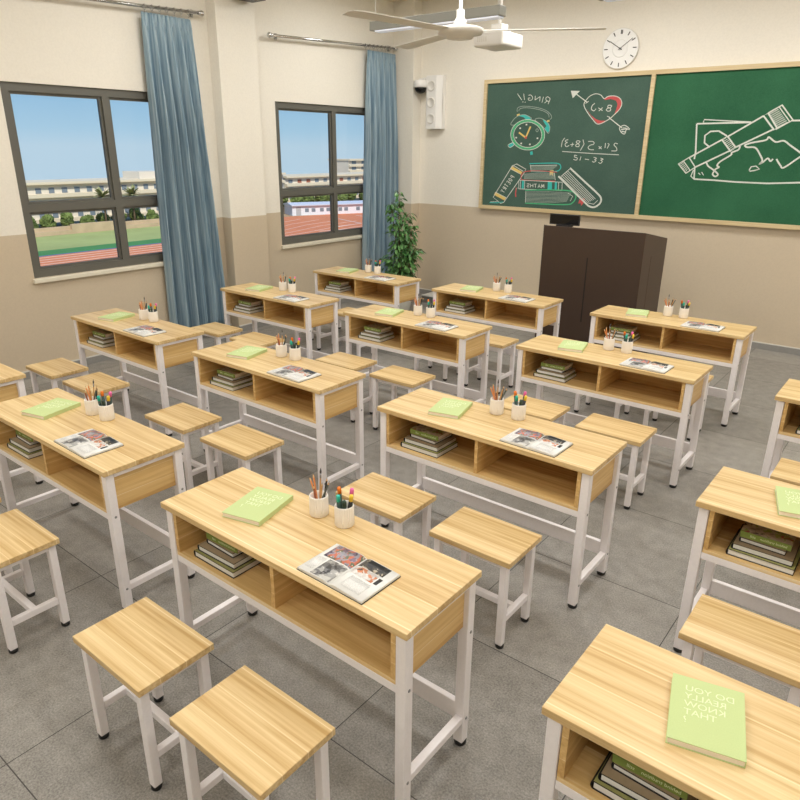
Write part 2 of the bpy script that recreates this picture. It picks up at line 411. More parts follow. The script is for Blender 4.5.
# left wall with two window openings
W1 = (2.80, 4.66); W2 = (5.855, 7.72); WZ = (.915, 2.575)
bm = BM()
T0, T1 = XL - .25, XL
ys = [YB, W1[0], W1[1], W2[0], W2[1], YF]
for i in range(5):
    if i in (1, 3):
        box(bm, T0, T1, ys[i], ys[i + 1], 0, WZ[0]); box(bm, T0, T1, ys[i], ys[i + 1], WZ[1], H)
    else: box(bm, T0, T1, ys[i], ys[i + 1], 0, H)
bmesh.ops.remove_doubles(bm, verts=list(bm.verts), dist=.0005)
struct('wall_left', bm, 'wall', fix=True)
# pilaster between the windows and slim column in the corner
bm = BM(); box(bm, XL, XL + .15, 4.975, 5.50, 0, H); bevel(bm, .006); struct('trim_1', bm, 'wall', label='shallow pilaster between the two windows')
bm = BM(); box(bm, XL, -6.16, 8.06, YF, 0, H); bevel(bm, .004); struct('trim_2', bm, 'wall', label='slim column in the front corner')
def skirting(name, pts):
    bm = BM()
    for (x0, x1, y0, y1) in pts: box(bm, x0, x1, y0, y1, 0, .066, 0); box(bm, x0, x1, y0, y1, .066, .076, 1)
    struct(name, bm, ['skirt', 'skirt_top'])
MAT['skirt'] = plain('grey tile skirting', rgb(146, 144, 140), .4, noise=.04, nscale=40)
MAT['skirt_top'] = plain('pale skirting edge', rgb(208, 206, 200), .4)
skirting('baseboard_front', [(-6.16, XR, YF - .014, YF)])
skirting('baseboard_left', [(XL, XL + .014, YB, 4.975), (XL + .15, XL + .164, 4.975, 5.50), (XL, XL + .014, 5.50, 8.04)])
skirting('baseboard_right', [(XR - .014, XR, YB, YF - .014)])
skirting('baseboard_back', [(XL + .014, XR - .014, YB, YB + .014)])

def window(n, y0, y1, ym):
    z0, z1 = WZ; zt = 1.535
    xf, xb = XL - .02, XL - .085     # room side / outer side of the frame
    root = thing('window_%d' % n, 'x', 'window'); del root['category']; del root['label']; root['kind'] = 'structure'
    root['label'] = 'grey framed window %s' % ('nearest the camera' if n == 1 else 'near the blackboard wall')
    F = .07
    bm = BM()
    box(bm, xb, xf, y0, y1, z1 - F, z1); box(bm, xb, xf, y0, y1, z0, z0 + F)
    box(bm, xb, xf, y0, y0 + F, z0 + F, z1 - F); box(bm, xb, xf, y1 - F, y1, z0 + F, z1 - F)
    box(bm, xb, xf, ym - .035, ym + .035, z0 + F, z1 - F)
    for a, b in ((y0 + F, ym - .035), (ym + .035, y1 - F)): box(bm, xb, xf, a, b, zt - .035, zt + .035)
    obj('window_frame', bm, 'frame_grey', root)
    for a, b in ((y0 + F, ym - .035), (ym + .035, y1 - F)):
        for c, d in ((z0 + F, zt - .035), (zt + .035, z1 - F)):
            bm = BM(); s = .022; x0, x1 = xb + .008, xb + .042
            box(bm, x0, x1, a, b, d - s, d); box(bm, x0, x1, a, b, c, c + s); box(bm, x0, x1, a, a + s, c + s, d - s); box(bm, x0, x1, b - s, b, c + s, d - s)
            sash = obj('sash', bm, 'frame_grey', root)
            bm = BM(); box(bm, x0 + .014, x0 + .018, a + s, b - s, c + s, d - s); obj('window_pane', bm, 'glass', sash)
    bm = BM(); box(bm, XL - .24, XL + .035, y0 - .02, y1 + .02, z0 - .045, z0 - .001); bevel(bm, .008); obj('window_sill', bm, 'sill', root)
window(1, W1[0], W1[1], 3.745); window(2, W2[0], W2[1], 6.87)

# ------------------------------------------------------------------ curtains and rods
def curtain(name, yt0, yt1, yb0, yb1, xc, ztop, zbot, label, seed):
    rnd = random.Random(seed)
    root = thing(name, label, 'curtain', (xc, (yb0 + yb1) / 2, zbot))
    nu, nv = 150, 40; folds = 6
    ph = [rnd.uniform(-.5, .5) for _ in range(folds + 2)]
    bm = BM(); grid = []
    for j in range(nv + 1):
        t = j / nv; z = ztop + (zbot - ztop) * t
        e = min(1, t * 1.15) ** .8
        a, b = yt0 + (yb0 - yt0) * e, yt1 + (yb1 - yt1) * e
        row = []
        for i in range(nu + 1):
            u = i / nu; k = u * folds
            i0 = int(k); fr = k - i0
            p = ph[min(i0, folds)] * (1 - fr) + ph[min(i0 + 1, folds + 1)] * fr
            w = math.sin(2 * PI * (k + .35 * p * (0.3 + t)))
            amp = .016 + .060 * min(1, t * 3.0) * (1 + .35 * p)
            w2 = math.sin(2 * PI * k * 1.7 + p * 5 + t * 2) * .012 * min(1, t * 4)
            if t < .05: amp = .012; w = math.sin(2 * PI * k * 2)
            x = xc + amp * w + w2
            y = a + (b - a) * u + .012 * math.sin(2 * PI * k * 1.0 + 1.3) * min(1, t * 3)
            row.append(bm.verts.new((x - root.location.x, y - root.location.y, z - root.location.z)))
        grid.append(row)
    for j in range(nv):
        for i in range(nu):
            f = bm.faces.new((grid[j][i], grid[j][i + 1], grid[j + 1][i + 1], grid[j + 1][i])); f.smooth = True
    o = obj('curtain_cloth', bm, 'curtain', root, fix=False)
    md = o.modifiers.new('thickness', 'SOLIDIFY'); md.thickness = .003
    return root
def rod(ya, za, yb, zb, x, label, ringys):
    root = thing('curtain_rod', label, 'curtain rod', (x, ya, za), group=None)
    z = lambda y: za + (zb - za) * (y - ya) / (yb - ya) - za
    bm = BM(); tube(bm, [(0, 0, 0), (0, yb - ya, zb - za)], .0155, 12); obj('pole', bm, 'chrome', root)
    for y, s in ((0, -1), (yb - ya, 1)):
        bm = BM(); zz = 0 if y == 0 else zb - za
        prof = [(.006, 0), (.02, .004), (.022, .012), (.014, .018), (.026, .03), (.03, .045), (.022, .06), (.004, .068)]
        lathe(bm, prof, 16)
        obj('finial', bm, 'chrome', root, loc=(0, y, zz), rot=(-s * PI / 2, 0, 0))
    for y in (.12, yb - ya - .03):
        bm = BM(); box(bm, XL - x + .001, .0, y - .008, y + .008, z(ya + y) - .01, z(ya + y) + .01)
        box(bm, XL - x + .001, XL - x + .012, y - .02, y + .02, z(ya + y) - .035, z(ya + y) + .035); obj('bracket', bm, 'chrome', root)
    for y in ringys:
        bm = BM(); cc = Vector((0, y - ya, z(y)))
        pts = [cc + Vector((.024 * math.cos(a), 0, .024 * math.sin(a) - .005)) for a in [2 * PI * i / 16 for i in range(17)]]
        tube(bm, pts, .0032, 6, cap=False); tube(bm, [cc + Vector((0, 0, -.024)), cc + Vector((0, 0, -.055))], .0018, 6)
        obj('curtain_ring', bm, 'chrome', root)
RX = XL + .085
rod(2.55, 3.245, 4.81, 3.335, RX, 'chrome curtain rod above the window nearest the camera', [4.20 + i * .082 for i in range(7)])
rod(5.79, 3.245, 7.965, 3.335, RX, 'chrome curtain rod above the window near the blackboard wall', [7.38 + i * .082 for i in range(7)])
curtain('curtain', 4.16, 4.71, 4.11, 4.89, RX, 3.262, .10, 'blue pleated curtain hanging beside the window nearest the camera', 3)
curtain('curtain', 7.42, 8.00, 7.30, 8.00, RX, 3.262, .10, 'blue pleated curtain hanging in the corner behind the potted plant', 8)

# ------------------------------------------------------------------ blackboard
YBD = YF - .03
bb = thing('blackboard', 'green chalkboard in two wood-framed sections covered in chalk drawings', 'blackboard', (-3, YF, 1.31))
def bobj(name, bm, m):
    for v in bm.verts: v.co -= Vector((-3, YF, 1.31))
    return obj(name, bm, m, bb)
BX0, BXM, BX1, BZ0, BZ1 = -5.105, -2.925, -.745, 1.312, 2.90
bm = BM(); box(bm, BX0 + .03, BXM, YBD, YF - .002, BZ0 + .03, BZ1 - .03); o = bobj('writing_panel', bm, 'board_left'); o['label'] = 'slate green left panel'
bm = BM(); box(bm, BXM, BX1 - .03, YBD, YF - .002, BZ0 + .03, BZ1 - .03); o = bobj('writing_panel', bm, 'board_right'); o['label'] = 'brighter green right panel'
bm = BM(); fw = .045
box(bm, BX0, BX1, YF - .055, YF - .002, BZ1 - fw, BZ1); box(bm, BX0, BX1, YF - .055, YF - .002, BZ0, BZ0 + fw)
box(bm, BX0, BX0 + fw, YF - .055, YF - .002, BZ0 + fw, BZ1 - fw); box(bm, BX1 - fw, BX1, YF - .055, YF - .002, BZ0 + fw, BZ1 - fw)
box(bm, BXM - .023, BXM + .023, YF - .055, YF - .002, BZ0 + fw, BZ1 - fw)
bobj('board_frame', bm, 'board_frame')
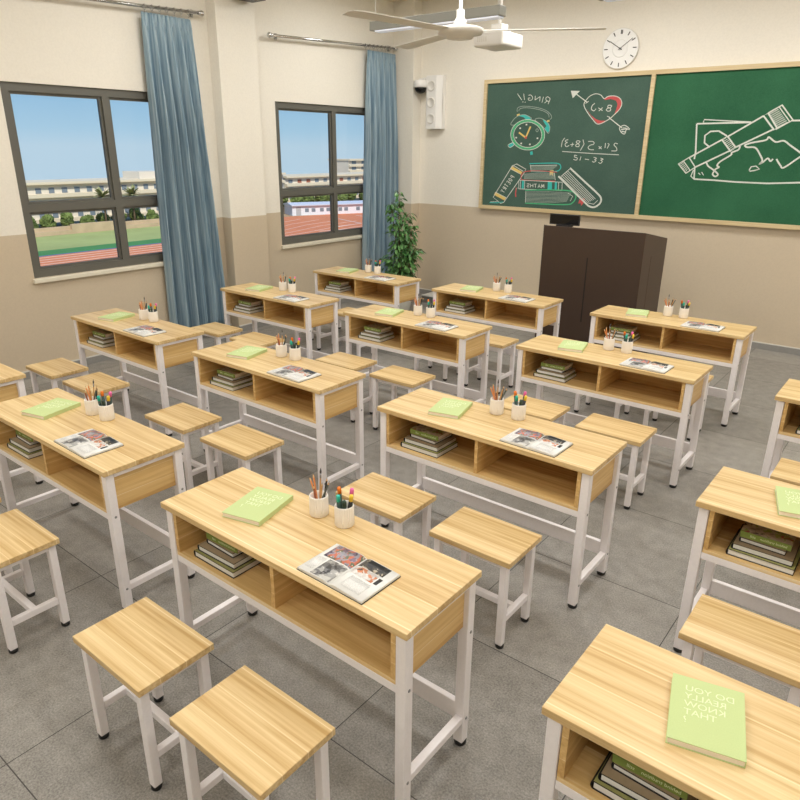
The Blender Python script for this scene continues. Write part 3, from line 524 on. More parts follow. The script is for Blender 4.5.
CH = json.loads('''{"chalk_alarm_clock":[["white","l",0.012,[[-4.536,2.72],[-4.519,2.648]]],["white","l",0.016,[[-4.509,2.627],[-4.505,2.619]]],["white","l",0.012,[[-4.624,2.723],[-4.558,2.649]]],["white","l",0.016,[[-4.543,2.631],[-4.537,2.622]]],["white","l",0.012,[[-4.468,2.699],[-4.439,2.702],[-4.411,2.68],[-4.412,2.651],[-4.439,2.641],[-4.464,2.649],[-4.465,2.667],[-4.441,2.668]]],["white","l",0.012,[[-4.373,2.643],[-4.372,2.69]]],["white","l",0.012,[[-4.373,2.643],[-4.305,2.68]]],["white","l",0.012,[[-4.305,2.68],[-4.307,2.627]]],["white","l",0.012,[[-4.26,2.675],[-4.275,2.612]]],["white","l",0.012,[[-4.167,2.651],[-4.19,2.592]]],["white","l",0.012,[[-4.167,2.651],[-4.201,2.674],[-4.225,2.661],[-4.219,2.635],[-4.184,2.62]]],["white","l",0.012,[[-4.207,2.627],[-4.24,2.605]]],["grey","l",0.01,[[-4.611,2.513],[-4.611,2.557],[-4.542,2.576],[-4.436,2.571],[-4.314,2.552],[-4.208,2.518],[-4.145,2.474],[-4.129,2.432],[-4.148,2.418]]],["grey","l",0.01,[[-4.587,2.52],[-4.578,2.546],[-4.505,2.558],[-4.382,2.546],[-4.259,2.519],[-4.18,2.482],[-4.162,2.442]]],["yellow","l",0.035,[[-4.612,2.474],[-4.573,2.483]]],["yellow","l",0.035,[[-4.183,2.397],[-4.154,2.403]]],["grey","l",0.012,[[-4.686,2.36],[-4.668,2.411],[-4.604,2.462],[-4.516,2.479],[-4.453,2.462],[-4.406,2.426],[-4.543,2.373],[-4.686,2.36]]],["teal","f",0,[[-4.587,2.47],[-4.516,2.479],[-4.453,2.462],[-4.406,2.426],[-4.472,2.413],[-4.51,2.448],[-4.586,2.464]]],["grey","l",0.012,[[-4.353,2.414],[-4.286,2.434],[-4.197,2.397],[-4.144,2.339],[-4.144,2.282],[-4.162,2.26],[-4.243,2.34],[-4.353,2.414]]],["teal","f",0,[[-4.251,2.424],[-4.197,2.397],[-4.144,2.339],[-4.147,2.282],[-4.167,2.263],[-4.215,2.311],[-4.189,2.342],[-4.227,2.386]]],["green","l",0.05,[[-4.224,2.242],[-4.224,2.216],[-4.229,2.191],[-4.24,2.168],[-4.256,2.146],[-4.276,2.126],[-4.3,2.109],[-4.328,2.095],[-4.359,2.085],[-4.392,2.079],[-4.426,2.077],[-4.461,2.079],[-4.495,2.084],[-4.528,2.094],[-4.559,2.108],[-4.587,2.125],[-4.612,2.145],[-4.632,2.167],[-4.648,2.192],[-4.658,2.217],[-4.663,2.244],[-4.662,2.27],[-4.656,2.295],[-4.644,2.319],[-4.627,2.341],[-4.606,2.361],[-4.581,2.377],[-4.552,2.39],[-4.521,2.4],[-4.488,2.405],[-4.454,2.407],[-4.419,2.404],[-4.386,2.398],[-4.354,2.387],[-4.324,2.374],[-4.297,2.357],[-4.273,2.337],[-4.254,2.316],[-4.239,2.292],[-4.229,2.267],[-4.224,2.242]]],["white","l",0.009,[[-4.244,2.242],[-4.245,2.219],[-4.25,2.196],[-4.259,2.175],[-4.273,2.155],[-4.292,2.137],[-4.314,2.122],[-4.339,2.11],[-4.367,2.101],[-4.396,2.095],[-4.427,2.093],[-4.459,2.095],[-4.49,2.1],[-4.52,2.109],[-4.548,2.121],[-4.573,2.137],[-4.595,2.155],[-4.613,2.175],[-4.627,2.197],[-4.637,2.22],[-4.641,2.243],[-4.64,2.267],[-4.635,2.29],[-4.624,2.312],[-4.609,2.331],[-4.59,2.349],[-4.567,2.364],[-4.541,2.376],[-4.513,2.384],[-4.483,2.389],[-4.452,2.391],[-4.421,2.388],[-4.391,2.383],[-4.362,2.373],[-4.335,2.361],[-4.31,2.346],[-4.289,2.328],[-4.271,2.308],[-4.258,2.287],[-4.249,2.265],[-4.244,2.242]]],["white","l",0.009,[[-4.203,2.242],[-4.203,2.214],[-4.209,2.187],[-4.221,2.161],[-4.238,2.137],[-4.26,2.116],[-4.287,2.097],[-4.317,2.082],[-4.351,2.071],[-4.387,2.064],[-4.425,2.062],[-4.463,2.064],[-4.501,2.07],[-4.537,2.081],[-4.571,2.096],[-4.602,2.114],[-4.629,2.136],[-4.651,2.161],[-4.668,2.187],[-4.679,2.215],[-4.685,2.244],[-4.684,2.272],[-4.677,2.3],[-4.664,2.326],[-4.646,2.35],[-4.622,2.371],[-4.594,2.389],[-4.563,2.403],[-4.529,2.414],[-4.492,2.42],[-4.455,2.421],[-4.417,2.418],[-4.381,2.411],[-4.345,2.4],[-4.313,2.385],[-4.283,2.367],[-4.257,2.346],[-4.236,2.322],[-4.219,2.296],[-4.208,2.269],[-4.203,2.242]]],["yellow","l",0.034,[[-4.464,2.213],[-4.408,2.339]]],["yellow","l",0.034,[[-4.467,2.21],[-4.567,2.27]]],["red","l",0.05,[[-4.476,2.209],[-4.451,2.209]]],["teal","l",0.07,[[-4.7,2.108],[-4.636,2.133]]],["teal","l",0.06,[[-4.374,2.044],[-4.363,2.006]]],["white","l",0.01,[[-4.714,2.12],[-4.648,2.148],[-4.624,2.124],[-4.684,2.09],[-4.714,2.12]]],["grey","l",0.01,[[-4.297,2.294],[-4.299,2.286],[-4.304,2.279],[-4.311,2.277],[-4.319,2.279],[-4.326,2.286],[-4.329,2.295],[-4.327,2.303],[-4.322,2.31],[-4.315,2.312],[-4.307,2.31],[-4.3,2.303],[-4.297,2.294]]],["white","l",0.03,[[-4.478,2.362],[-4.457,2.362]]],["white","l",0.03,[[-4.564,2.32],[-4.542,2.32]]],["white","l",0.03,[[-4.613,2.209],[-4.591,2.209]]],["white","l",0.03,[[-4.535,2.14],[-4.513,2.14]]],["white","l",0.03,[[-4.411,2.129],[-4.39,2.129]]],["white","l",0.03,[[-4.31,2.201],[-4.289,2.201]]]],"chalk_heart_and_arrow":[["red","f",0,[[-3.684,2.527],[-3.641,2.471],[-3.58,2.408],[-3.519,2.356],[-3.465,2.372],[-3.433,2.391],[-3.495,2.392],[-3.553,2.41],[-3.621,2.456]]],["red","f",0,[[-3.479,2.63],[-3.43,2.653],[-3.35,2.653],[-3.286,2.624],[-3.26,2.57],[-3.279,2.511],[-3.338,2.453],[-3.319,2.51],[-3.31,2.566],[-3.333,2.605],[-3.4,2.624],[-3.467,2.614]]],["white","l",0.014,[[-3.479,2.63],[-3.521,2.668],[-3.585,2.685],[-3.652,2.666],[-3.69,2.631],[-3.717,2.595],[-3.716,2.553],[-3.666,2.484],[-3.594,2.409],[-3.518,2.355],[-3.4,2.403],[-3.338,2.453],[-3.279,2.511],[-3.26,2.57],[-3.286,2.624],[-3.35,2.653],[-3.43,2.653],[-3.479,2.63]]],["white","l",0.014,[[-3.589,2.582],[-3.618,2.556],[-3.621,2.519],[-3.588,2.502],[-3.566,2.523]]],["white","l",0.013,[[-3.536,2.532],[-3.483,2.502]]],["white","l",0.013,[[-3.487,2.534],[-3.528,2.499]]],["white","l",0.014,[[-3.378,2.552],[-3.416,2.557],[-3.423,2.535],[-3.395,2.526],[-3.385,2.502],[-3.411,2.493],[-3.437,2.505],[-3.426,2.524],[-3.391,2.532],[-3.378,2.552]]],["white","l",0.016,[[-3.831,2.691],[-3.679,2.594]]],["white","l",0.012,[[-3.702,2.585],[-3.665,2.608]]],["white","l",0.012,[[-3.421,2.44],[-3.387,2.429]]],["white","l",0.016,[[-3.394,2.424],[-3.227,2.312]]],["white","f",0,[[-3.904,2.73],[-3.789,2.723],[-3.872,2.647]]],["white","l",0.014,[[-3.254,2.313],[-3.197,2.339],[-3.132,2.297],[-3.171,2.294],[-3.185,2.246],[-3.227,2.264],[-3.254,2.313]]],["white","l",0.018,[[-3.231,2.294],[-3.159,2.303]]],["white","l",0.018,[[-3.225,2.276],[-3.181,2.267]]],["grey","l",0.02,[[-3.22,2.312],[-3.174,2.312]]]],"chalk_fraction":[["white","l",0.013,[[-3.948,2.049],[-3.58,2.031],[-3.227,2.019]]],["white","l",0.013,[[-3.931,2.204],[-3.959,2.166],[-3.965,2.101]]],["white","l",0.013,[[-3.884,2.185],[-3.916,2.175],[-3.914,2.159],[-3.89,2.154],[-3.918,2.136],[-3.901,2.105],[-3.865,2.118]]],["white","l",0.013,[[-3.849,2.127],[-3.8,2.131]]],["white","l",0.013,[[-3.821,2.149],[-3.826,2.106]]],["white","l",0.013,[[-3.727,2.166],[-3.761,2.172],[-3.774,2.156],[-3.734,2.128],[-3.739,2.106],[-3.769,2.108],[-3.778,2.126],[-3.743,2.144],[-3.727,2.166]]],["white","l",0.013,[[-3.69,2.185],[-3.672,2.134],[-3.713,2.06]]],["white","l",0.013,[[-3.621,2.165],[-3.556,2.162],[-3.549,2.132],[-3.587,2.125],[-3.616,2.099],[-3.592,2.074],[-3.539,2.072]]],["white","l",0.013,[[-3.483,2.11],[-3.444,2.081]]],["white","l",0.013,[[-3.448,2.11],[-3.479,2.082]]],["white","l",0.013,[[-3.404,2.148],[-3.404,2.092]]],["white","l",0.013,[[-3.375,2.142],[-3.357,2.135],[-3.376,2.088]]],["white","l",0.013,[[-3.256,2.138],[-3.284,2.146],[-3.298,2.126],[-3.267,2.099],[-3.259,2.064],[-3.32,2.061]]],["white","l",0.013,[[-3.747,2.001],[-3.78,2.008],[-3.775,1.986],[-3.74,1.974],[-3.752,1.952],[-3.79,1.96]]],["white","l",0.013,[[-3.695,1.994],[-3.705,1.949]]],["white","l",0.013,[[-3.641,1.965],[-3.589,1.959]]],["white","l",0.013,[[-3.532,1.988],[-3.495,1.976],[-3.518,1.961],[-3.497,1.951],[-3.523,1.932],[-3.544,1.942]]],["white","l",0.013,[[-3.446,1.979],[-3.41,1.967],[-3.441,1.957],[-3.42,1.944],[-3.439,1.919],[-3.466,1.931]]]],"chalk_book_pile":[["white","l",0.014,[[-4.895,1.462],[-4.632,1.868],[-4.57,1.891],[-4.432,1.83],[-4.458,1.776],[-4.729,1.403],[-4.774,1.389],[-4.895,1.462]]],["white","l",0.012,[[-4.631,1.857],[-4.606,1.868],[-4.466,1.803]]],["yellow","f",0,[[-4.634,1.861],[-4.48,1.796],[-4.498,1.766],[-4.655,1.829]]],["yellow","f",0,[[-4.865,1.531],[-4.694,1.467],[-4.718,1.43],[-4.884,1.494]]],["white","l",0.008,[[-4.655,1.829],[-4.498,1.766]]],["white","l",0.008,[[-4.865,1.531],[-4.694,1.467]]],["teal","l",0.018,[[-4.945,1.392],[-4.836,1.393],[-4.738,1.409]]],["white","l",0.008,[[-4.932,1.401],[-4.824,1.411]]],["teal","l",0.02,[[-4.388,1.898],[-4.221,1.906],[-4.004,1.91],[-3.949,1.872],[-3.977,1.824],[-4.09,1.809],[-4.36,1.806]]],["white","l",0.007,[[-4.366,1.874],[-4.002,1.889]]],["white","l",0.007,[[-4.372,1.884],[-4.356,1.814]]],["red","l",0.018,[[-3.994,1.807],[-4.237,1.813],[-4.423,1.804],[-4.483,1.768],[-4.49,1.725],[-4.432,1.697],[-4.008,1.698]]],["white","l",0.007,[[-4.029,1.798],[-4.009,1.711]]],["yellow","f",0,[[-4.096,1.821],[-4.044,1.829],[-4.042,1.756],[-4.068,1.776],[-4.09,1.758]]],["white","l",0.01,[[-4.523,1.694],[-3.911,1.689]]],["white","l",0.01,[[-4.515,1.585],[-3.901,1.589]]],["white","l",0.01,[[-4.523,1.694],[-4.515,1.585]]],["white","l",0.01,[[-3.911,1.689],[-3.906,1.589]]],["white","l",0.008,[[-4.498,1.693],[-4.494,1.586]]],["white","l",0.008,[[-4.436,1.69],[-4.432,1.582]]],["white","l",0.008,[[-3.959,1.692],[-3.954,1.591]]],["teal","f",0,[[-4.477,1.689],[-4.446,1.69],[-4.443,1.586],[-4.474,1.587]]],["teal","f",0,[[-4.108,1.691],[-4.05,1.691],[-4.046,1.596],[-4.104,1.596]]],["teal","f",0,[[-4.011,1.69],[-3.983,1.689],[-3.978,1.594],[-4.007,1.595]]],["green","l",0.024,[[-4.421,1.572],[-4.07,1.591],[-3.795,1.589],[-3.713,1.535],[-3.746,1.454],[-3.861,1.422],[-4.408,1.411]]],["white","l",0.008,[[-4.41,1.561],[-4.404,1.42]]],["white","l",0.008,[[-3.828,1.567],[-3.754,1.527],[-3.783,1.469]]],["red","l",0.025,[[-4.552,1.599],[-4.559,1.522],[-4.551,1.483]]],["grey","l",0.008,[[-4.517,1.611],[-4.555,1.577]]],["white","l",0.035,[[-3.97,1.758],[-3.786,1.615],[-3.585,1.462],[-3.523,1.42],[-3.455,1.415],[-3.393,1.462],[-3.384,1.517],[-3.428,1.568],[-3.612,1.703],[-3.823,1.858]]],["white","l",0.012,[[-3.937,1.755],[-3.823,1.852]]],["white","l",0.012,[[-3.55,1.46],[-3.47,1.447],[-3.426,1.495]]],["red","f",0,[[-3.654,1.51],[-3.59,1.507],[-3.599,1.461],[-3.631,1.418],[-3.639,1.451],[-3.675,1.445]]],["grey","l",0.006,[[-4.361,1.869],[-4.194,1.877],[-4.001,1.877]]],["grey","l",0.006,[[-4.36,1.857],[-4.192,1.865],[-4.014,1.866]]],["grey","l",0.006,[[-4.358,1.844],[-4.191,1.852],[-4.028,1.856]]],["grey","l",0.006,[[-4.357,1.831],[-4.19,1.84],[-4.041,1.845]]],["grey","l",0.006,[[-4.356,1.819],[-4.189,1.827],[-4.054,1.834]]],["grey","l",0.006,[[-4.028,1.789],[-4.259,1.789],[-4.453,1.769]]],["grey","l",0.006,[[-4.027,1.777],[-4.258,1.775],[-4.452,1.759]]],["grey","l",0.006,[[-4.026,1.765],[-4.257,1.76],[-4.451,1.748]]],["grey","l",0.006,[[-4.025,1.752],[-4.255,1.745],[-4.45,1.737]]],["grey","l",0.006,[[-4.024,1.74],[-4.254,1.73],[-4.449,1.726]]],["grey","l",0.006,[[-4.022,1.727],[-4.253,1.715],[-4.448,1.716]]],["grey","l",0.006,[[-4.409,1.551],[-4.092,1.568],[-3.781,1.565]]],["grey","l",0.006,[[-4.408,1.535],[-4.09,1.551],[-3.787,1.552]]],["grey","l",0.006,[[-4.407,1.52],[-4.089,1.534],[-3.792,1.539]]],["grey","l",0.006,[[-4.405,1.505],[-4.087,1.517],[-3.798,1.527]]],["grey","l",0.006,[[-4.404,1.49],[-4.085,1.5],[-3.804,1.514]]],["grey","l",0.006,[[-4.403,1.474],[-4.084,1.483],[-3.81,1.501]]],["grey","l",0.006,[[-4.402,1.459],[-4.082,1.466],[-3.815,1.488]]],["grey","l",0.006,[[-4.4,1.444],[-4.081,1.449],[-3.821,1.475]]],["grey","l",0.006,[[-4.399,1.429],[-4.079,1.432],[-3.827,1.462]]],["white","l",0.008,[[-3.855,1.827],[-3.703,1.704],[-3.455,1.51]]],["white","l",0.008,[[-3.872,1.812],[-3.715,1.688],[-3.474,1.501]]],["white","l",0.008,[[-3.889,1.797],[-3.727,1.671],[-3.493,1.491]]],["white","l",0.008,[[-3.907,1.782],[-3.739,1.654],[-3.512,1.482]]],["white","l",0.008,[[-3.924,1.767],[-3.751,1.637],[-3.531,1.473]]],["white","l",0.008,[[-3.941,1.752],[-3.763,1.62],[-3.551,1.464]]],["white","l",0.012,[[-4.402,1.65],[-4.374,1.656],[-4.367,1.647],[-4.376,1.636],[-4.393,1.629],[-4.4,1.62],[-4.389,1.612],[-4.364,1.617]]],["white","l",0.012,[[-4.35,1.654],[-4.346,1.611]]],["white","l",0.012,[[-4.315,1.655],[-4.311,1.613]]],["white","l",0.012,[[-4.348,1.633],[-4.313,1.634]]],["white","l",0.012,[[-4.297,1.653],[-4.262,1.655]]],["white","l",0.012,[[-4.28,1.654],[-4.276,1.611]]],["white","l",0.012,[[-4.241,1.61],[-4.227,1.653],[-4.206,1.611]]],["white","l",0.012,[[-4.235,1.627],[-4.215,1.628]]],["white","l",0.012,[[-4.189,1.61],[-4.189,1.652],[-4.173,1.623],[-4.162,1.653],[-4.154,1.611]]],["white","l",0.012,[[-4.64,1.751],[-4.59,1.726]]],["white","l",0.012,[[-4.64,1.751],[-4.647,1.735],[-4.631,1.724],[-4.612,1.737]]],["white","l",0.012,[[-4.672,1.706],[-4.663,1.69],[-4.643,1.68],[-4.622,1.681],[-4.631,1.697],[-4.651,1.707],[-4.672,1.706]]],["white","l",0.012,[[-4.692,1.679],[-4.642,1.654]]],["white","l",0.012,[[-4.692,1.679],[-4.705,1.66]]],["white","l",0.012,[[-4.667,1.667],[-4.677,1.651]]],["white","l",0.012,[[-4.642,1.654],[-4.655,1.635]]],["white","l",0.012,[[-4.732,1.624],[-4.719,1.643]]],["white","l",0.012,[[-4.725,1.633],[-4.675,1.608]]],["white","l",0.012,[[-4.745,1.606],[-4.695,1.581]]],["white","l",0.012,[[-4.745,1.606],[-4.753,1.589],[-4.739,1.58],[-4.72,1.593]]],["white","l",0.012,[[-4.724,1.588],[-4.708,1.562]]],["white","l",0.012,[[-4.785,1.55],[-4.753,1.547],[-4.772,1.569]]],["white","l",0.012,[[-4.753,1.547],[-4.728,1.535]]]],"chalk_telescope_and_map":[["white","l",0.022,[[-2.397,2.345],[-2.365,2.061],[-2.367,1.985]]],["white","l",0.022,[[-2.349,1.896],[-2.338,1.777]]],["white","l",0.022,[[-2.338,1.777],[-2.128,1.772],[-1.911,1.761],[-1.594,1.757],[-1.296,1.776],[-1.014,1.798]]],["white","l",0.022,[[-2.397,2.345],[-2.124,2.349],[-1.855,2.352]]],["white","l",0.022,[[-1.478,2.363],[-1.128,2.364]]],["white","l",0.022,[[-1.128,2.364],[-1.014,1.798]]],["white","l",0.015,[[-2.332,2.357],[-2.325,2.386],[-2.095,2.37],[-1.855,2.355]]],["white","l",0.015,[[-2.358,1.872],[-2.377,1.806],[-2.338,1.777]]],["white","l",0.012,[[-2.301,1.843],[-2.279,1.823]]],["white","l",0.012,[[-2.269,1.852],[-2.243,1.819]]],["white","l",0.022,[[-2.421,2.001],[-2.116,2.182]]],["white","l",0.022,[[-2.057,2.217],[-1.75,2.411]]],["white","l",0.022,[[-2.345,1.901],[-2.011,2.077]]],["white","l",0.022,[[-1.963,2.11],[-1.629,2.286]]],["white","l",0.022,[[-2.53,1.931],[-2.425,2.001],[-2.345,1.901],[-2.434,1.836],[-2.53,1.931]]],["white","l",0.014,[[-2.478,1.961],[-2.391,1.863]]],["white","l",0.022,[[-2.117,2.188],[-2.062,2.217],[-1.962,2.105],[-2.009,2.069],[-2.117,2.188]]],["white","l",0.022,[[-1.751,2.414],[-1.71,2.437],[-1.601,2.293],[-1.628,2.278],[-1.751,2.414]]],["white","l",0.022,[[-1.71,2.437],[-1.596,2.509],[-1.472,2.368],[-1.614,2.283]]],["white","l",0.014,[[-1.62,2.493],[-1.502,2.358]]],["white","l",0.022,[[-2.225,2.108],[-2.287,2.152],[-2.294,2.226],[-2.242,2.267],[-2.16,2.271],[-2.07,2.221]]],["white","l",0.022,[[-1.922,2.121],[-1.934,2.084],[-1.994,2.056],[-1.998,2.032],[-2.093,1.965],[-2.12,1.923],[-2.097,1.907],[-2.137,1.877],[-2.096,1.832],[-2.121,1.811],[-2.152,1.833],[-2.145,1.872],[-2.211,1.916],[-2.24,1.962]]],["white","l",0.022,[[-1.882,2.129],[-1.82,2.153],[-1.686,2.18],[-1.663,2.209],[-1.591,2.162],[-1.519,2.174],[-1.452,2.131],[-1.36,2.07],[-1.329,2.037],[-1.368,2.001],[-1.471,1.916],[-1.505,1.936],[-1.554,1.998]]],["white","l",0.022,[[-1.586,1.999],[-1.606,1.976],[-1.636,2.004],[-1.671,1.969],[-1.706,1.947],[-1.683,1.98],[-1.713,2.035],[-1.773,2.106],[-1.852,2.11],[-1.882,2.129]]],["white","l",0.016,[[-1.793,1.881],[-1.779,1.918],[-1.733,1.926],[-1.696,1.896],[-1.741,1.882],[-1.786,1.873]]],["white","l",0.009,[[-2.518,1.923],[-2.48,1.949]]],["white","l",0.009,[[-2.502,1.91],[-2.469,1.936]]],["white","l",0.009,[[-2.486,1.896],[-2.458,1.922]]],["white","l",0.009,[[-2.47,1.883],[-2.447,1.909]]],["white","l",0.009,[[-2.453,1.87],[-2.436,1.896]]],["white","l",0.009,[[-2.437,1.856],[-2.426,1.882]]],["white","l",0.009,[[-2.109,2.18],[-2.076,2.203]]],["white","l",0.009,[[-2.095,2.166],[-2.06,2.19]]],["white","l",0.009,[[-2.082,2.151],[-2.045,2.177]]],["white","l",0.009,[[-2.068,2.137],[-2.03,2.164]]],["white","l",0.009,[[-2.054,2.122],[-2.015,2.151]]],["white","l",0.009,[[-2.04,2.108],[-2.0,2.139]]],["white","l",0.009,[[-2.026,2.093],[-1.985,2.126]]],["white","l",0.009,[[-2.012,2.079],[-1.97,2.113]]],["white","l",0.011,[[-1.697,2.425],[-1.622,2.472]]],["white","l",0.011,[[-1.685,2.409],[-1.609,2.456]]],["white","l",0.011,[[-1.673,2.394],[-1.595,2.441]]],["white","l",0.011,[[-1.661,2.378],[-1.582,2.426]]],["white","l",0.011,[[-1.649,2.363],[-1.569,2.41]]],["white","l",0.011,[[-1.638,2.347],[-1.556,2.395]]],["white","l",0.011,[[-1.626,2.332],[-1.543,2.379]]],["white","l",0.011,[[-1.614,2.316],[-1.529,2.364]]],["white","l",0.011,[[-1.602,2.301],[-1.516,2.349]]]]}''')
cm = {'white': 0, 'grey': 1, 'teal': 2, 'green': 3, 'yellow': 4, 'red': 5}
def seg_ribbon(bm, pts, w, y1, y0, mi):
    """a chalk stroke standing a hair proud of the board"""
    P = [Vector((a, b)) for a, b in pts]
    L, R = [], []
    for i, p in enumerate(P):
        a = P[max(i - 1, 0)]; b = P[min(i + 1, len(P) - 1)]
        if i == 0 and (P[0] - P[-1]).length < 1e-4: a = P[-2]
        if i == len(P) - 1 and (P[0] - P[-1]).length < 1e-4: b = P[1]
        d = b - a
        if d.length < 1e-6: d = Vector((1, 0))
        d.normalize(); n = Vector((-d.y, d.x)) * w / 2
        L.append(p + n); R.append(p - n)
    vf = [[bm.verts.new((q.x, y1, q.y)) for q in S] for S in (L, R)]
    for i in range(len(P) - 1):
        f = bm.faces.new((vf[0][i], vf[0][i + 1], vf[1][i + 1], vf[1][i])); f.material_index = mi
    r = bmesh.ops.extrude_face_region(bm, geom=[f for f in bm.faces if f.material_index == mi and all(v in set(vf[0] + vf[1]) for v in f.verts)])
    for g in r['geom']:
        if isinstance(g, bmesh.types.BMVert): g.co.y = y0
def smooth(P):
    closed = abs(P[0][0] - P[-1][0]) + abs(P[0][1] - P[-1][1]) < 1e-4; n = len(P); out = []
    for i in range(n - 1):
        a = P[i - 1] if i else (P[-2] if closed else P[0]); b, c = P[i], P[i + 1]; d = P[i + 2] if i + 2 < n else (P[1] if closed else P[-1])
        for k in range(4):
            t = k / 4; out.append(tuple(.5 * (2 * b[j] + (c[j] - a[j]) * t + (2 * a[j] - 5 * b[j] + 4 * c[j] - d[j]) * t * t + (3 * b[j] - a[j] - 3 * c[j] + d[j]) * t ** 3) for j in (0, 1)))
    return out + [P[-1]]
for nm, items in CH.items():
    bm = BM()
    for k, (colr, kind, w, pts) in enumerate(items):
        pr = smooth([tuple(p) for p in pts]) if kind == 'l' and len(pts) > 4 and len(pts) < 30 and (nm != 'chalk_telescope_and_map' or len(pts) > 7) and not (nm == 'chalk_book_pile' and len(pts) == 8) else [tuple(p) for p in pts]
        if kind == 'l':
            one = BM(); seg_ribbon(one, pr, max(w * (.72 if 'telescope' in nm else .58), .006), YBD - .0022 - k * .00002, YBD - .0002, cm[colr])
            me = bpy.data.meshes.new('t'); one.to_mesh(me); one.free(); bm.from_mesh(me); bpy.data.meshes.remove(me)
        else:
            poly_prism(bm, pr, .0012, 'y', YBD - .0014, cm[colr])
    bobj(nm, bm, ['chalk_white', 'chalk_grey', 'chalk_teal', 'chalk_green', 'chalk_yellow', 'chalk_red'])

# ------------------------------------------------------------------ wall clock
ck = thing('wall_clock', 'round white wall clock with black hour marks above the blackboard', 'clock', (-3.353, YF, 3.142))
R = .208
bm = BM(); lathe(bm, [(R * .96, 0), (R, .004), (R, .022), (R * .985, .028), (R * .965, .024)], 64)
obj('clock_body', bm, 'offwhite', ck, loc=(0, -.001, 0), rot=(PI / 2, 0, 0))
bm = BM(); lathe(bm, [(R * .965, 0), (R * .965, .002)], 64); lathe(bm, [(R * .42, .002), (R * .43, .0028), (R * .41, .0028)], 48); obj('dial', bm, 'clock_face', ck, loc=(0, -.0245, 0), rot=(PI / 2, 0, 0))
for i in range(12):
    bm = BM(); a = i * PI / 6; d = Vector((math.sin(a), 0, math.cos(a))); n = Vector((math.cos(a), 0, -math.sin(a)))
    for off, ww in (((-.007, .004), (.007, .004)) if i == 0 else ((0, .0045),)):
        r0, r1 = R * .70, R * .90
        vs = [d * r0 + n * (off - ww), d * r0 + n * (off + ww), d * r1 + n * (off + ww), d * r1 + n * (off - ww)]
        f = [bm.verts.new(v + Vector((0, -.0300, 0))) for v in vs]; g = [bm.verts.new(v + Vector((0, -.0268, 0))) for v in vs]
        bm.faces.new(f); bm.faces.new(g[::-1])
        for k in range(4): bm.faces.new((f[k], f[(k + 1) % 4], g[(k + 1) % 4], g[k]))
    obj('hour_mark', bm, 'ink', ck)
for nm, ang, ln, ww in (('hour_hand', -58, .70, .0035), ('minute_hand', 55, .80, .0024)):
    bm = BM(); box(bm, -ww, ww, -.034 if nm[0] == 'h' else -.038, -.032 if nm[0] == 'h' else -.036, -.025, R * ln); obj(nm, bm, 'ink', ck, rot=(0, math.radians(ang), 0))
bm = BM(); lathe(bm, [(.008, 0), (.008, .012)], 16); obj('hand_hub', bm, 'ink', ck, loc=(0, -.029, 0), rot=(PI / 2, 0, 0))

# ------------------------------------------------------------------ wall speaker and dome camera
sp = thing('wall_speaker', 'tall white wall speaker with three round grilles beside the blackboard', 'speaker', (-5.88, YF, 2.32))
bm = BM(); poly_prism(bm, [(-.115, 0), (-.115, -.10), (-.10, -.115), (.06, -.115), (.14, -.07), (.14, 0)], .67, 'z', 0); bevel(bm, .006)
obj('speaker_case', bm, 'white_plastic', sp, loc=(0, -.001, 0))
for z in (.13, .335, .54):
    bm = BM(); lathe(bm, [(.066, 0), (.066, .004), (.060, .010), (.054, .010), (.048, .002), (.002, .003)], 36)
    obj('speaker_grille', bm, 'offwhite', sp, loc=(-.022, -.116, z), rot=(PI / 2, 0, 0))
dc = thing('dome_camera', 'small white security camera with black dome on the front wall', 'camera', (-6.07, YF, 2.86))
bm = BM(); box(bm, -.045, .045, -.12, 0, .075, .10); box(bm, -.055, .055, -.015, 0, .02, .12); bevel(bm, .004); obj('arm', bm, 'white_plastic', dc)
bm = BM(); lathe(bm, [(.088, .075), (.096, .068), (.10, -.005), (.090, -.015)], 32, 0, -.13, 0); obj('housing', bm, 'white_plastic', dc)
bm = BM(); lathe(bm, [(.084, -.016)] + [(.084 * math.cos(a), -.016 - .075 * math.sin(a)) for a in [PI / 2 * i / 7 for i in range(1, 7)]] + [(.002, -.0905)], 32, 0, -.13, 0); obj('dome', bm, 'black_gloss', dc)

# dark speaker high on the pilaster
ws = thing('hanging_speaker', 'black box speaker high on the pilaster between the windows', 'speaker', (XL + .15, 5.33, 3.50))
bm = BM(); box(bm, .04, .26, -.17, .11, -.0, .38); bevel(bm, .008); obj('speaker_case', bm, 'black_case', ws)
bm = BM(); box(bm, .001, .045, -.05, .03, .12, .24); obj('bracket', bm, 'black_case', ws)

# ------------------------------------------------------------------ platform, podium, screen, plant
bm = BM(); box(bm, -5.70, -1.91, 7.74, YF - .016, 0, .092, 1); box(bm, -5.71, -1.90, 7.73, YF - .016, .092, .105, 0)
tag(obj('platform', bm, ['stage', 'stage_side']), 'low light grey teaching platform along the wall under the blackboard', 'platform')
pd = thing('podium', 'dark brown teacher podium in front of the blackboard', 'podium', (-2.815, 7.04, 0))
PX0, PX1, PY0, PY1 = -.54, .54, -.34, .34
bm = BM(); poly_prism(bm, [(PY0, 0), (PY1, 0), (PY1, 1.215), (PY0, 1.325)], PX1 - PX0, 'x', PX0)
bmesh.ops.rotate(bm, verts=list(bm.verts), cent=(0, 0, 0), matrix=Matrix.Identity(3)); bevel(bm, .004)
obj('podium_body', bm, 'podium', pd)
bm = BM(); box(bm, -.03, -.016, PY0 - .0015, PY0 + .003, .36, 1.035); obj('door_groove', bm, 'podium_dark', pd)
bm = BM(); box(bm, PX1 - .001, PX1 + .0015, -.10, .26, .12, 1.08); obj('side_door', bm, 'podium', pd)
mn = thing('desk_monitor', 'small black monitor standing on the podium top', 'monitor', (-3.30, 7.06, 1.288))
